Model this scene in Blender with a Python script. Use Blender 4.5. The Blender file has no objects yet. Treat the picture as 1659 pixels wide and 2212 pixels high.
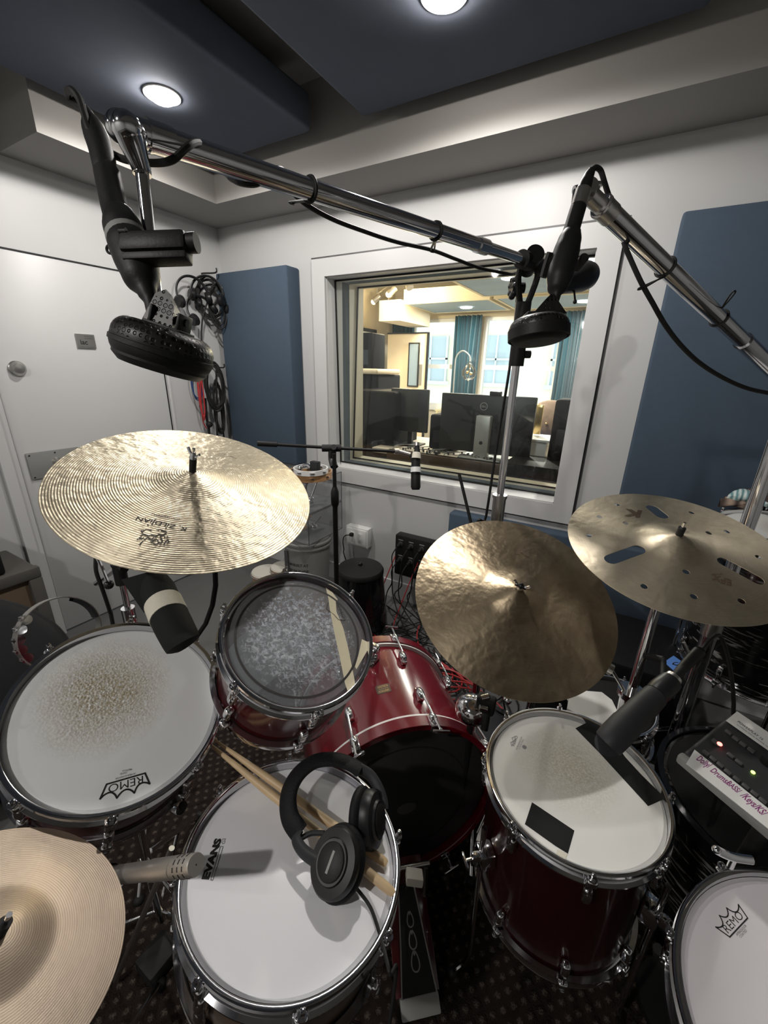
import bpy, bmesh, math, random
from mathutils import Vector, Matrix
random.seed(7)
S = bpy.context.scene; COL = S.collection
PI = math.pi; R = math.radians
V = Vector
# ------------------------------------------------------------------ camera
CAMZ = 1.52; FPX = 880.0
yw, pt, rl = R(29.9), R(19.6), R(1.35)
_f = V((-math.sin(yw)*math.cos(pt), math.cos(yw)*math.cos(pt), -math.sin(pt)))
_r = V((math.cos(yw), math.sin(yw), 0)); _u = _r.cross(_f)
RT = _r*math.cos(rl) + _u*math.sin(rl); UP = -_r*math.sin(rl) + _u*math.cos(rl); FW = _f
CP = V((0, 0, CAMZ))
cam = bpy.data.objects.new('camera', bpy.data.cameras.new('camera')); COL.objects.link(cam)
cam.matrix_world = Matrix(((RT.x, UP.x, -FW.x, CP.x), (RT.y, UP.y, -FW.y, CP.y), (RT.z, UP.z, -FW.z, CP.z), (0, 0, 0, 1)))
cam.data.sensor_fit = 'HORIZONTAL'; cam.data.sensor_width = 36; cam.data.lens = 36*FPX/1659
cam.data.clip_start = .02; cam.data.clip_end = 200
S.camera = cam
def ray(px, py): return RT*((px-829.5)/FPX) - UP*((py-1106)/FPX) + FW
def W(px, py, d): return CP + ray(px, py)*d
def atz(px, py, z): r = ray(px, py); return CP + r*((z-CAMZ)/r.z)
def aty(px, py, y): r = ray(px, py); return CP + r*(y/r.y)
def atx(px, py, x): r = ray(px, py); return CP + r*(x/r.x)
def frame(c, n, x=None):
    n = V(n).normalized(); a = V(x) if x is not None else (V((1, 0, 0)) if abs(n.x) < .8 else V((0, 1, 0)))
    u = (a - n*a.dot(n)).normalized(); v = n.cross(u); c = V(c)
    return Matrix(((u.x, v.x, n.x, c.x), (u.y, v.y, n.y, c.y), (u.z, v.z, n.z, c.z), (0, 0, 0, 1)))
def on(M, px, py, z=0.):
    Mi = M.inverted(); o = Mi @ CP; d = Mi.to_3x3() @ ray(px, py); t = (z-o.z)/d.z
    return o + d*t
# ------------------------------------------------------------------ materials
MATS = {}
def nodes(name):
    m = bpy.data.materials.new(name); m.use_nodes = True; nt = m.node_tree
    b = nt.nodes['Principled BSDF']; MATS[name] = m
    return m, nt, b, nt.nodes, nt.links
def mat(name, col, rough=.5, metal=0., spec=.5, coat=0., bump=0., bscale=200., var=0., vscale=8., emit=None, es=0., trans=0., alpha=1., ior=1.45, sheen=0.):
    m, nt, b, N, L = nodes(name)
    b.inputs['Base Color'].default_value = (*col, 1); b.inputs['Roughness'].default_value = rough
    b.inputs['Metallic'].default_value = metal; b.inputs['Specular IOR Level'].default_value = spec
    b.inputs['Coat Weight'].default_value = coat; b.inputs['Coat Roughness'].default_value = .08
    b.inputs['Transmission Weight'].default_value = trans; b.inputs['Alpha'].default_value = alpha; b.inputs['IOR'].default_value = ior
    b.inputs['Sheen Weight'].default_value = sheen
    if emit: b.inputs['Emission Color'].default_value = (*emit, 1); b.inputs['Emission Strength'].default_value = es
    tc = N.new('ShaderNodeTexCoord')
    if var:
        n = N.new('ShaderNodeTexNoise'); n.inputs['Scale'].default_value = vscale; n.inputs['Detail'].default_value = 6
        L.new(tc.outputs['Object'], n.inputs['Vector'])
        mx = N.new('ShaderNodeMix'); mx.data_type = 'RGBA'; mx.inputs[6].default_value = (*[c*(1-var) for c in col], 1); mx.inputs[7].default_value = (*[min(1, c*(1+var)) for c in col], 1)
        L.new(n.outputs['Fac'], mx.inputs[0]); L.new(mx.outputs[2], b.inputs['Base Color'])
    if bump:
        n = N.new('ShaderNodeTexNoise'); n.inputs['Scale'].default_value = bscale; n.inputs['Detail'].default_value = 3
        L.new(tc.outputs['Object'], n.inputs['Vector'])
        bp = N.new('ShaderNodeBump'); bp.inputs['Strength'].default_value = bump; bp.inputs['Distance'].default_value = .002
        L.new(n.outputs['Fac'], bp.inputs['Height']); L.new(bp.outputs[0], b.inputs['Normal'])
    return m
mat('white_paint', (.50, .50, .495), .45, bump=.05, bscale=60, var=.02, vscale=2)
mat('trim_paint', (.54, .54, .535), .4)
mat('ceiling_paint', (.31, .30, .285), .7)
mat('beige_jamb', (.62, .58, .47), .5)
mat('grey_felt', (.10, .125, .14), .9, spec=.1)
mat('cloud_fabric', (.115, .130, .165), .95, spec=.08, bump=.25, bscale=900, var=.05, vscale=20)
mat('blue_fabric', (.064, .088, .120), .95, spec=.08, bump=.25, bscale=900, var=.06, vscale=30)
mat('concrete', (.115, .115, .112), .6, bump=.1, bscale=40, var=.18, vscale=3)
mat('chrome', (.78, .78, .80), .09, 1.)
mat('satin_chrome', (.72, .70, .66), .28, 1., bump=.04, bscale=300)
mat('nickel', (.50, .49, .47), .3, 1.)
mat('black_plastic', (.011, .011, .012), .4, spec=.4)
mat('black_satin', (.011, .011, .011), .5, spec=.3, bump=.1, bscale=400)
mat('black_gloss', (.006, .006, .007), .12, coat=.4)
mat('black_tape', (.012, .013, .013), .75, spec=.2, bump=.3, bscale=700)
mat('black_rubber', (.012, .012, .012), .6, spec=.3)
mat('black_vinyl', (.010, .010, .011), .6, spec=.2, bump=.4, bscale=350)
mat('charcoal', (.022, .023, .025), .55, spec=.35)
mat('dark_grey', (.07, .07, .07), .45)
mat('mid_grey', (.23, .23, .22), .5)
mat('white_plastic', (.72, .72, .70), .35)
mat('off_white_tape', (.62, .59, .50), .8, spec=.2, bump=.3, bscale=200, var=.06, vscale=40)
mat('masking_tape', (.55, .50, .36), .8, spec=.2, bump=.4, bscale=150, var=.12, vscale=30)
mat('red_stain', (.135, .004, .010), .22, coat=.6, var=.35, vscale=5)
mat('wine_stain', (.022, .0025, .003), .2, coat=.6, var=.3, vscale=6)
mat('dark_red_stain', (.065, .004, .006), .2, coat=.7, var=.35, vscale=6)
mat('wood_inside', (.25, .15, .08), .6, var=.3, vscale=20)
mat('hickory', (.60, .44, .26), .45, var=.15, vscale=14, bump=.1, bscale=90)
mat('silver_mic', (.50, .475, .435), .42, .85)
mat('batter_black', (.030, .030, .030), .34, spec=.5)
mat('ply_brown', (.085, .055, .035), .35, coat=.3, var=.3, vscale=9)
mat('brown_grille', (.16, .115, .075), .9, bump=.5, bscale=400)
mat('amp_tolex', (.075, .070, .062), .8, bump=.5, bscale=300)
mat('red_cable', (.42, .035, .035), .4)
mat('blue_cable', (.02, .05, .16), .4)
mat('blue_tape', (.10, .24, .62), .7)
mat('cream_felt', (.62, .60, .52), .9)
mat('brass', (.75, .55, .25), .25, 1.)
mat('ink', (.015, .013, .012), .6)
mat('purple_ink', (.22, .03, .16), .6)
mat('sepia_ink', (.085, .058, .036), .55, .3)
mat('grey_ink', (.25, .25, .26), .6)
mat('gold_badge', (.55, .38, .18), .35, .8)
mat('matte_black', (.006, .006, .0065), .7, spec=.15)
mat('teal_curtain', (.014, .060, .080), .9, spec=.1, sheen=.2, var=.2, vscale=5)
mat('warm_wall', (.56, .50, .385), .7)
mat('warm_ceiling', (.60, .53, .38), .8)
mat('cloud_blue', (.26, .34, .41), .9)
mat('door_tan', (.70, .58, .40), .55)
mat('screen_back', (.012, .013, .013), .35)
mat('silver_plastic', (.42, .42, .40), .35, .5)
mat('desk_wood', (.55, .48, .38), .5)
mat('facade', (.90, .82, .60), .8)
mat('facade_dark', (.50, .56, .56), .5)
mat('brown_fur', (.20, .14, .10), .95, bump=1., bscale=120, var=.4, vscale=25)
mat('blue_pillow', (.02, .07, .30), .8)
mat('congas', (.45, .25, .11), .35, coat=.3, var=.25, vscale=10)
mat('teal_pattern_cloth', (.25, .42, .42), .95)
mat('lamp_glow', (1, .95, .88), .5, emit=(1., .94, .87), es=120.)
mat('warm_glow', (1, .8, .5), .5, emit=(1., .72, .36), es=30.)
mat('soft_glow', (1, .95, .9), .5, emit=(1., .95, .88), es=6.)
mat('red_led', (1, .1, .08), .4, emit=(1., .12, .10), es=4.)
mat('green_led', (.5, 1, .1), .4, emit=(.55, 1., .12), es=3.)
def glassy(name, col, a, rough=.03):
    m, nt, b, N, L = nodes(name)
    for n in list(N): N.remove(n)
    o = N.new('ShaderNodeOutputMaterial'); mix = N.new('ShaderNodeMixShader'); t = N.new('ShaderNodeBsdfTransparent'); g = N.new('ShaderNodeBsdfGlossy')
    t.inputs[0].default_value = (*col, 1); g.inputs['Roughness'].default_value = rough
    fr = N.new('ShaderNodeFresnel'); fr.inputs[0].default_value = 1.45
    ma = N.new('ShaderNodeMath'); ma.operation = 'MULTIPLY_ADD'; ma.inputs[1].default_value = .9; ma.inputs[2].default_value = a
    L.new(fr.outputs[0], ma.inputs[0]); L.new(ma.outputs[0], mix.inputs[0]); L.new(t.outputs[0], mix.inputs[1]); L.new(g.outputs[0], mix.inputs[2]); L.new(mix.outputs[0], o.inputs[0])
glassy('window_glass', (.965, .98, .98), 0.0)
glassy('bulb_glass', (.95, .96, .96), .02)
def acrylic():
    m, nt, b, N, L = nodes('clear_acrylic')
    for n in list(N): N.remove(n)
    o = N.new('ShaderNodeOutputMaterial'); mix = N.new('ShaderNodeMixShader'); t = N.new('ShaderNodeBsdfTransparent'); g = N.new('ShaderNodeBsdfPrincipled')
    t.inputs[0].default_value = (.95, .955, .96, 1); g.inputs['Base Color'].default_value = (.45, .46, .47, 1); g.inputs['Roughness'].default_value = .08
    mix.inputs[0].default_value = .14
    L.new(t.outputs[0], mix.inputs[1]); L.new(g.outputs[0], mix.inputs[2]); L.new(mix.outputs[0], o.inputs[0])
acrylic()
def pglass(name, tint, fac, base, rough, scr=None):   # translucent film (clear drum head)
    m, nt, b, N, L = nodes(name)
    b.inputs['Base Color'].default_value = (*base, 1); b.inputs['Roughness'].default_value = rough
    o = N['Material Output']; mix = N.new('ShaderNodeMixShader'); t = N.new('ShaderNodeBsdfTransparent'); t.inputs[0].default_value = (*tint, 1)
    L.new(t.outputs[0], mix.inputs[1]); L.new(b.outputs[0], mix.inputs[2]); L.new(mix.outputs[0], o.inputs[0])
    tc = N.new('ShaderNodeTexCoord'); n = N.new('ShaderNodeTexNoise'); n.inputs['Scale'].default_value = 120; n.inputs['Detail'].default_value = 9; n.inputs['Roughness'].default_value = .72; n.inputs['Distortion'].default_value = .7
    L.new(tc.outputs['Object'], n.inputs['Vector'])
    gr = N.new('ShaderNodeVectorMath'); gr.operation = 'LENGTH'; L.new(tc.outputs['Object'], gr.inputs[0])
    mr = N.new('ShaderNodeMapRange'); mr.inputs[1].default_value = .07; mr.inputs[2].default_value = .14; mr.inputs[3].default_value = 1; mr.inputs[4].default_value = .12
    L.new(gr.outputs['Value'], mr.inputs[0])
    rp = N.new('ShaderNodeMapRange'); rp.inputs[1].default_value = .47; rp.inputs[2].default_value = .63; rp.inputs[3].default_value = fac*.5; rp.inputs[4].default_value = .95
    L.new(n.outputs['Fac'], rp.inputs[0])
    mm = N.new('ShaderNodeMath'); mm.operation = 'MULTIPLY'; L.new(rp.outputs[0], mm.inputs[0]); L.new(mr.outputs[0], mm.inputs[1])
    ad = N.new('ShaderNodeMath'); ad.operation = 'MAXIMUM'; ad.inputs[1].default_value = fac*.3; L.new(mm.outputs[0], ad.inputs[0]); L.new(ad.outputs[0], mix.inputs[0])
    bp = N.new('ShaderNodeBump'); bp.inputs['Distance'].default_value = .0015; L.new(n.outputs['Fac'], bp.inputs['Height']); L.new(mr.outputs[0], bp.inputs['Strength']); L.new(bp.outputs[0], b.inputs['Normal'])
pglass('clear_head', (.66, .68, .70), .60, (.50, .53, .57), .16)
def head_mat(name, col, cx=0, cy=0, rad=.08, stain=(.42, .37, .27), amt=.8, dents=.6, ring=None):
    m, nt, b, N, L = nodes(name); b.inputs['Roughness'].default_value = .42; b.inputs['Specular IOR Level'].default_value = .35
    tc = N.new('ShaderNodeTexCoord'); sub = N.new('ShaderNodeVectorMath'); sub.operation = 'SUBTRACT'; sub.inputs[1].default_value = (cx, cy, 0)
    L.new(tc.outputs['Object'], sub.inputs[0]); ln = N.new('ShaderNodeVectorMath'); ln.operation = 'LENGTH'; L.new(sub.outputs[0], ln.inputs[0])
    n1 = N.new('ShaderNodeTexNoise'); n1.inputs['Scale'].default_value = 14; n1.inputs['Detail'].default_value = 4; L.new(tc.outputs['Object'], n1.inputs['Vector'])
    n2 = N.new('ShaderNodeTexNoise'); n2.inputs['Scale'].default_value = 260; n2.inputs['Detail'].default_value = 5; n2.inputs['Distortion'].default_value = .6; L.new(tc.outputs['Object'], n2.inputs['Vector'])
    a = N.new('ShaderNodeMath'); a.operation = 'MULTIPLY_ADD'; a.inputs[1].default_value = .05; L.new(n1.outputs['Fac'], a.inputs[0]); L.new(ln.outputs['Value'], a.inputs[2])
    mr = N.new('ShaderNodeMapRange'); mr.inputs[1].default_value = rad*1.25+.025; mr.inputs[2].default_value = rad*.35+.025; mr.inputs[3].default_value = 0; mr.inputs[4].default_value = 1
    L.new(a.outputs[0], mr.inputs[0])
    r2 = N.new('ShaderNodeMapRange'); r2.inputs[1].default_value = .30; r2.inputs[2].default_value = .60; L.new(n2.outputs['Fac'], r2.inputs[0])
    mu = N.new('ShaderNodeMath'); mu.operation = 'MULTIPLY'; L.new(mr.outputs[0], mu.inputs[0]); L.new(r2.outputs[0], mu.inputs[1])
    mu2 = N.new('ShaderNodeMath'); mu2.operation = 'MULTIPLY'; mu2.inputs[1].default_value = amt; L.new(mu.outputs[0], mu2.inputs[0])
    mx = N.new('ShaderNodeMix'); mx.data_type = 'RGBA'; mx.inputs[6].default_value = (*col, 1); mx.inputs[7].default_value = (*stain, 1)
    L.new(mu2.outputs[0], mx.inputs[0]); L.new(mx.outputs[2], b.inputs['Base Color'])
    mu3 = N.new('ShaderNodeMath'); mu3.operation = 'MULTIPLY'; mu3.inputs[1].default_value = dents; L.new(mr.outputs[0], mu3.inputs[0])
    n3 = N.new('ShaderNodeTexVoronoi'); n3.inputs['Scale'].default_value = 230; L.new(tc.outputs['Object'], n3.inputs['Vector'])
    bp = N.new('ShaderNodeBump'); bp.inputs['Distance'].default_value = .0022; L.new(n3.outputs['Distance'], bp.inputs['Height']); L.new(mu3.outputs[0], bp.inputs['Strength']); L.new(bp.outputs[0], b.inputs['Normal'])
    r3 = N.new('ShaderNodeMapRange'); r3.inputs[3].default_value = .45; r3.inputs[4].default_value = .25; L.new(mr.outputs[0], r3.inputs[0]); L.new(r3.outputs[0], b.inputs['Roughness'])
head_mat('coated_worn', (.70, .71, .71), -.045, -.005, .10, stain=(.36, .305, .20), amt=1., dents=1.)
head_mat('coated_new', (.76, .76, .79), 0, 0, .04, amt=.05, dents=0)
head_mat('coated_used', (.70, .70, .67), -.01, .03, .095, stain=(.44, .40, .29), amt=.75, dents=.25)
head_mat('coated_side', (.66, .635, .655), 0, 0, .03, amt=.05, dents=0)
def cymbal_mat(name, col, col2, rough=.3, gs=900., gstr=.3, hs=60., hstr=.4, aniso=.7, patina=.5):
    m, nt, b, N, L = nodes(name); b.inputs['Metallic'].default_value = 1.; b.inputs['Roughness'].default_value = rough
    b.inputs['Anisotropic'].default_value = aniso
    tg = N.new('ShaderNodeTangent'); tg.direction_type = 'RADIAL'; tg.axis = 'Z'; L.new(tg.outputs[0], b.inputs['Tangent']); b.inputs['Anisotropic Rotation'].default_value = .25
    tc = N.new('ShaderNodeTexCoord'); fl = N.new('ShaderNodeVectorMath'); fl.operation = 'MULTIPLY'; fl.inputs[1].default_value = (1, 1, 0)
    L.new(tc.outputs['Object'], fl.inputs[0]); ln = N.new('ShaderNodeVectorMath'); ln.operation = 'LENGTH'; L.new(fl.outputs[0], ln.inputs[0])
    si = N.new('ShaderNodeMath'); si.operation = 'MULTIPLY'; si.inputs[1].default_value = gs; L.new(ln.outputs['Value'], si.inputs[0])
    sn = N.new('ShaderNodeMath'); sn.operation = 'SINE'; L.new(si.outputs[0], sn.inputs[0])
    n1 = N.new('ShaderNodeTexNoise'); n1.inputs['Scale'].default_value = hs; n1.inputs['Detail'].default_value = 2; L.new(tc.outputs['Object'], n1.inputs['Vector'])
    n2 = N.new('ShaderNodeTexNoise'); n2.inputs['Scale'].default_value = 9; n2.inputs['Detail'].default_value = 7; n2.inputs['Roughness'].default_value = .65; L.new(tc.outputs['Object'], n2.inputs['Vector'])
    # fine lathe lines: 1-D noise over the radius
    cx = N.new('ShaderNodeCombineXYZ'); L.new(ln.outputs['Value'], cx.inputs[0]); n3 = N.new('ShaderNodeTexNoise'); n3.inputs['Scale'].default_value = 520; n3.inputs['Detail'].default_value = 2; L.new(cx.outputs[0], n3.inputs['Vector'])
    mx = N.new('ShaderNodeMix'); mx.data_type = 'RGBA'; mx.inputs[6].default_value = (*col, 1); mx.inputs[7].default_value = (*col2, 1)
    r = N.new('ShaderNodeMapRange'); r.inputs[1].default_value = .4; r.inputs[2].default_value = .72; r.inputs[4].default_value = patina; L.new(n2.outputs['Fac'], r.inputs[0]); L.new(r.outputs[0], mx.inputs[0])
    m2 = N.new('ShaderNodeMix'); m2.data_type = 'RGBA'; m2.blend_type = 'MULTIPLY'; m2.inputs[0].default_value = .35; L.new(mx.outputs[2], m2.inputs[6]); L.new(n3.outputs['Fac'], m2.inputs[7])
    gain = N.new('ShaderNodeMix'); gain.data_type = 'RGBA'; gain.blend_type = 'MULTIPLY'; gain.inputs[0].default_value = 1; gain.inputs[7].default_value = (1.08, 1.08, 1.08, 1); L.new(m2.outputs[2], gain.inputs[6]); L.new(gain.outputs[2], b.inputs['Base Color'])
    b1 = N.new('ShaderNodeBump'); b1.inputs['Strength'].default_value = gstr; b1.inputs['Distance'].default_value = .0004; L.new(sn.outputs[0], b1.inputs['Height'])
    b2 = N.new('ShaderNodeBump'); b2.inputs['Strength'].default_value = hstr; b2.inputs['Distance'].default_value = .0035 if 'lathed' in name else .002; L.new(n1.outputs['Fac'], b2.inputs['Height']); L.new(b1.outputs[0], b2.inputs['Normal'])
    b3 = N.new('ShaderNodeBump'); b3.inputs['Strength'].default_value = gstr*.6; b3.inputs['Distance'].default_value = .0003; L.new(n3.outputs['Fac'], b3.inputs['Height']); L.new(b2.outputs[0], b3.inputs['Normal'])
    L.new(b3.outputs[0], b.inputs['Normal'])
cymbal_mat('cymbal_lathed', (.62, .55, .41), (.40, .35, .265), .46, 1250, .7, 46, 1., .6, .8)
cymbal_mat('cymbal_patina', (.54, .44, .30), (.30, .225, .15), .40, 2600, .15, 38, 1., .6, .8)
cymbal_mat('cymbal_raw', (.92, .82, .63), (.68, .58, .42), .48, 4000, .03, 36, .9, .6, .7)
cymbal_mat('cymbal_traditional', (.56, .46, .36), (.42, .34, .27), .50, 2300, .10, 30, .3, .5, .5)
def carpet():
    m, nt, b, N, L = nodes('carpet_pattern'); b.inputs['Roughness'].default_value = 1.; b.inputs['Specular IOR Level'].default_value = .05
    tc = N.new('ShaderNodeTexCoord'); mp = N.new('ShaderNodeMapping'); mp.inputs['Rotation'].default_value = (0, 0, R(44)); L.new(tc.outputs['Object'], mp.inputs[0])
    sp = N.new('ShaderNodeSeparateXYZ'); L.new(mp.outputs[0], sp.inputs[0])
    def sn(o, s):
        a = N.new('ShaderNodeMath'); a.operation = 'MULTIPLY'; a.inputs[1].default_value = s; L.new(sp.outputs[o], a.inputs[0])
        c = N.new('ShaderNodeMath'); c.operation = 'SINE'; L.new(a.outputs[0], c.inputs[0]); d = N.new('ShaderNodeMath'); d.operation = 'ABSOLUTE'; L.new(c.outputs[0], d.inputs[0]); return d
    a, c = sn(0, PI/.027), sn(1, PI/.030)
    mu = N.new('ShaderNodeMath'); mu.operation = 'MULTIPLY'; L.new(a.outputs[0], mu.inputs[0]); L.new(c.outputs[0], mu.inputs[1])
    n = N.new('ShaderNodeTexNoise'); n.inputs['Scale'].default_value = 260; L.new(tc.outputs['Object'], n.inputs['Vector'])
    ad = N.new('ShaderNodeMath'); ad.operation = 'MULTIPLY_ADD'; ad.inputs[1].default_value = 1.3; ad.inputs[2].default_value = -.65; L.new(n.outputs['Fac'], ad.inputs[0])
    a2 = N.new('ShaderNodeMath'); a2.operation = 'ADD'; L.new(mu.outputs[0], a2.inputs[0]); L.new(ad.outputs[0], a2.inputs[1])
    mr = N.new('ShaderNodeMapRange'); mr.inputs[1].default_value = .66; mr.inputs[2].default_value = 1.08; L.new(a2.outputs[0], mr.inputs[0])
    mx = N.new('ShaderNodeMix'); mx.data_type = 'RGBA'; mx.inputs[6].default_value = (.020, .015, .013, 1); mx.inputs[7].default_value = (.085, .068, .056, 1)
    L.new(mr.outputs[0], mx.inputs[0]); L.new(mx.outputs[2], b.inputs['Base Color'])
    bp = N.new('ShaderNodeBump'); bp.inputs['Strength'].default_value = .8; bp.inputs['Distance'].default_value = .006; L.new(a2.outputs[0], bp.inputs['Height']); L.new(bp.outputs[0], b.inputs['Normal'])
carpet()
def oyster():
    m, nt, b, N, L = nodes('black_oyster'); b.inputs['Roughness'].default_value = .15; b.inputs['Coat Weight'].default_value = .5
    tc = N.new('ShaderNodeTexCoord'); mp = N.new('ShaderNodeMapping'); mp.inputs['Scale'].default_value = (1, 1, 7); L.new(tc.outputs['Object'], mp.inputs[0])
    n = N.new('ShaderNodeTexNoise'); n.inputs['Scale'].default_value = 9; n.inputs['Detail'].default_value = 5; n.inputs['Distortion'].default_value = 1.2; L.new(mp.outputs[0], n.inputs['Vector'])
    mr = N.new('ShaderNodeMapRange'); mr.inputs[1].default_value = .56; mr.inputs[2].default_value = .68; L.new(n.outputs['Fac'], mr.inputs[0])
    mx = N.new('ShaderNodeMix'); mx.data_type = 'RGBA'; mx.inputs[6].default_value = (.006, .006, .006, 1); mx.inputs[7].default_value = (.26, .25, .24, 1)
    L.new(mr.outputs[0], mx.inputs[0]); L.new(mx.outputs[2], b.inputs['Base Color'])
oyster()
def perforated(name='perforated_black', s=.0052):
    m, nt, b, N, L = nodes(name); b.inputs['Roughness'].default_value = .42; b.inputs['Metallic'].default_value = .3
    tc = N.new('ShaderNodeTexCoord'); v = N.new('ShaderNodeTexVoronoi'); v.inputs['Scale'].default_value = 1/s; v.inputs['Randomness'].default_value = .12
    L.new(tc.outputs['Object'], v.inputs['Vector'])
    mr = N.new('ShaderNodeMapRange'); mr.inputs[1].default_value = .34; mr.inputs[2].default_value = .44; L.new(v.outputs['Distance'], mr.inputs[0])
    mx = N.new('ShaderNodeMix'); mx.data_type = 'RGBA'; mx.inputs[6].default_value = (.001, .001, .001, 1); mx.inputs[7].default_value = (.016, .015, .0145, 1)
    L.new(mr.outputs[0], mx.inputs[0]); L.new(mx.outputs[2], b.inputs['Base Color'])
    bp = N.new('ShaderNodeBump'); bp.inputs['Strength'].default_value = 1; bp.inputs['Distance'].default_value = .001; L.new(mr.outputs[0], bp.inputs['Height']); L.new(bp.outputs[0], b.inputs['Normal'])
perforated()
def stripes():
    m, nt, b, N, L = nodes('striped_towel'); b.inputs['Roughness'].default_value = 1
    tc = N.new('ShaderNodeTexCoord'); w = N.new('ShaderNodeTexWave'); w.inputs['Scale'].default_value = 22; w.inputs['Distortion'].default_value = 3; L.new(tc.outputs['Object'], w.inputs[0])
    mx = N.new('ShaderNodeMix'); mx.data_type = 'RGBA'; mx.inputs[6].default_value = (.60, .68, .66, 1); mx.inputs[7].default_value = (.10, .24, .26, 1); L.new(w.outputs['Fac'], mx.inputs[0]); L.new(mx.outputs[2], b.inputs['Base Color'])
    m, nt, b, N, L = nodes('brown_towel'); b.inputs['Roughness'].default_value = 1
    tc = N.new('ShaderNodeTexCoord'); w = N.new('ShaderNodeTexWave'); w.inputs['Scale'].default_value = 7; w.inputs['Distortion'].default_value = 4; L.new(tc.outputs['Object'], w.inputs[0])
    r = N.new('ShaderNodeValToRGB'); r.color_ramp.elements[0].color = (.05, .035, .03, 1); r.color_ramp.elements[1].color = (.36, .27, .21, 1); L.new(w.outputs['Fac'], r.inputs[0]); L.new(r.outputs[0], b.inputs['Base Color'])
stripes()
# ------------------------------------------------------------------ mesh builder
PM = {}
I4 = Matrix.Identity(4)
def TR(x, y, z): return Matrix.Translation((x, y, z))
class MB:
    def __init__(s): s.v = []; s.f = []
    def add(s, vs, fs, M=None):
        o = len(s.v); s.v += [(M @ V(p) if M is not None else V(p)) for p in vs]; s.f += [tuple(i+o for i in f) for f in fs]; return s
    def box(s, c, d, M=None, bev=0., seg=2):
        bm = bmesh.new(); bmesh.ops.create_cube(bm, size=1)
        for v in bm.verts: v.co = V((v.co.x*d[0]+c[0], v.co.y*d[1]+c[1], v.co.z*d[2]+c[2]))
        if bev: bmesh.ops.bevel(bm, geom=list(bm.edges), offset=bev, segments=seg, affect='EDGES', profile=.5)
        bm.verts.index_update(); s.add([v.co.copy() for v in bm.verts], [[v.index for v in f.verts] for f in bm.faces], M); bm.free(); return s
    def bb(s, a, b, M=None, bev=0., seg=2):
        return s.box([(a[i]+b[i])/2 for i in range(3)], [abs(b[i]-a[i]) for i in range(3)], M, bev, seg)
    def lathe(s, prof, M=None, seg=48, closed=False, a0=0., a1=2*PI):
        full = abs(a1-a0-2*PI) < 1e-6; n = seg if full else seg+1; vs = []; k = len(prof)
        for i in range(n):
            a = a0+(a1-a0)*i/seg; c, sn = math.cos(a), math.sin(a); vs += [(r*c, r*sn, z) for r, z in prof]
        fs = []; m = k if closed else k-1
        for i in range(seg):
            j = (i+1) % n
            for t in range(m):
                u = (t+1) % k; fs.append((i*k+t, j*k+t, j*k+u, i*k+u))
        return s.add(vs, fs, M)
    def cyl(s, p0, p1, r0, r1=None, seg=16, M=None):
        p0, p1 = V(p0), V(p1); r1 = r0 if r1 is None else r1; h = (p1-p0).length
        A = frame(p0, p1-p0); A = (M @ A) if M is not None else A
        o = len(s.v); s.lathe([(r0, 0), (r1, h)], A, seg)
        s.f.append(tuple(o+2*i for i in range(seg))[::-1]); s.f.append(tuple(o+2*i+1 for i in range(seg))); return s
    def turn(s, p0, p1, prof, seg=24, M=None, x=None):   # lathe along p0->p1, prof (t 0..1, r)
        p0, p1 = V(p0), V(p1); h = (p1-p0).length; A = frame(p0, p1-p0, x); A = (M @ A) if M is not None else A
        return s.lathe([(r, t*h) for t, r in prof], A, seg)
    def tube(s, pts, r, seg=8, M=None, sm=4, flat=None):
        P = [V(p) for p in pts]
        if sm > 1 and len(P) > 2:
            Q = []
            for i in range(len(P)-1):
                a, b, c, d = P[max(i-1, 0)], P[i], P[i+1], P[min(i+2, len(P)-1)]
                for k in range(sm):
                    t = k/sm; Q.append(.5*((2*b)+(c-a)*t+(2*a-5*b+4*c-d)*t*t+(3*b-a-3*c+d)*t**3))
            P = Q+[P[-1]]
        n = len(P); T = [(P[min(i+1, n-1)]-P[max(i-1, 0)]).normalized() for i in range(n)]
        u = T[0].orthogonal().normalized(); vs = []
        for i in range(n):
            u = (u-T[i]*u.dot(T[i])).normalized(); w = T[i].cross(u); rr = r(i/(n-1)) if callable(r) else r
            for k in range(seg):
                a = 2*PI*k/seg; vs.append(P[i]+(u*math.cos(a)+w*math.sin(a)*(flat or 1))*rr)
        fs = [(i*seg+k, i*seg+(k+1) % seg, (i+1)*seg+(k+1) % seg, (i+1)*seg+k) for i in range(n-1) for k in range(seg)]
        fs += [tuple(range(seg))[::-1], tuple((n-1)*seg+k for k in range(seg))]
        return s.add(vs, fs, M)
    def sph(s, c, r, M=None, sc=(1, 1, 1), seg=16, rings=10, z0=-1., z1=1.):
        pr = []
        t0, t1 = math.asin(max(-1, z0)), math.asin(min(1, z1))
        for i in range(rings+1):
            t = t0+(t1-t0)*i/rings; pr.append((r*math.cos(t)+1e-6, r*math.sin(t)))
        A = TR(*c) @ Matrix.Diagonal((*sc, 1)); return s.lathe(pr, (M @ A) if M is not None else A, seg)
    def torus(s, R0, r, M=None, seg=48, sg=10, sc=1.): 
        return s.lathe([(R0+r*math.cos(2*PI*k/sg), r*sc*math.sin(2*PI*k/sg)) for k in range(sg)], M, seg, closed=True)
    def prism(s, poly, z0, z1, M=None):
        n = len(poly); vs = [(x, y, z0) for x, y in poly]+[(x, y, z1) for x, y in poly]
        fs = [tuple(range(n))[::-1], tuple(range(n, 2*n))]+[(i, (i+1) % n, n+(i+1) % n, n+i) for i in range(n)]
        return s.add(vs, fs, M)
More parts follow.
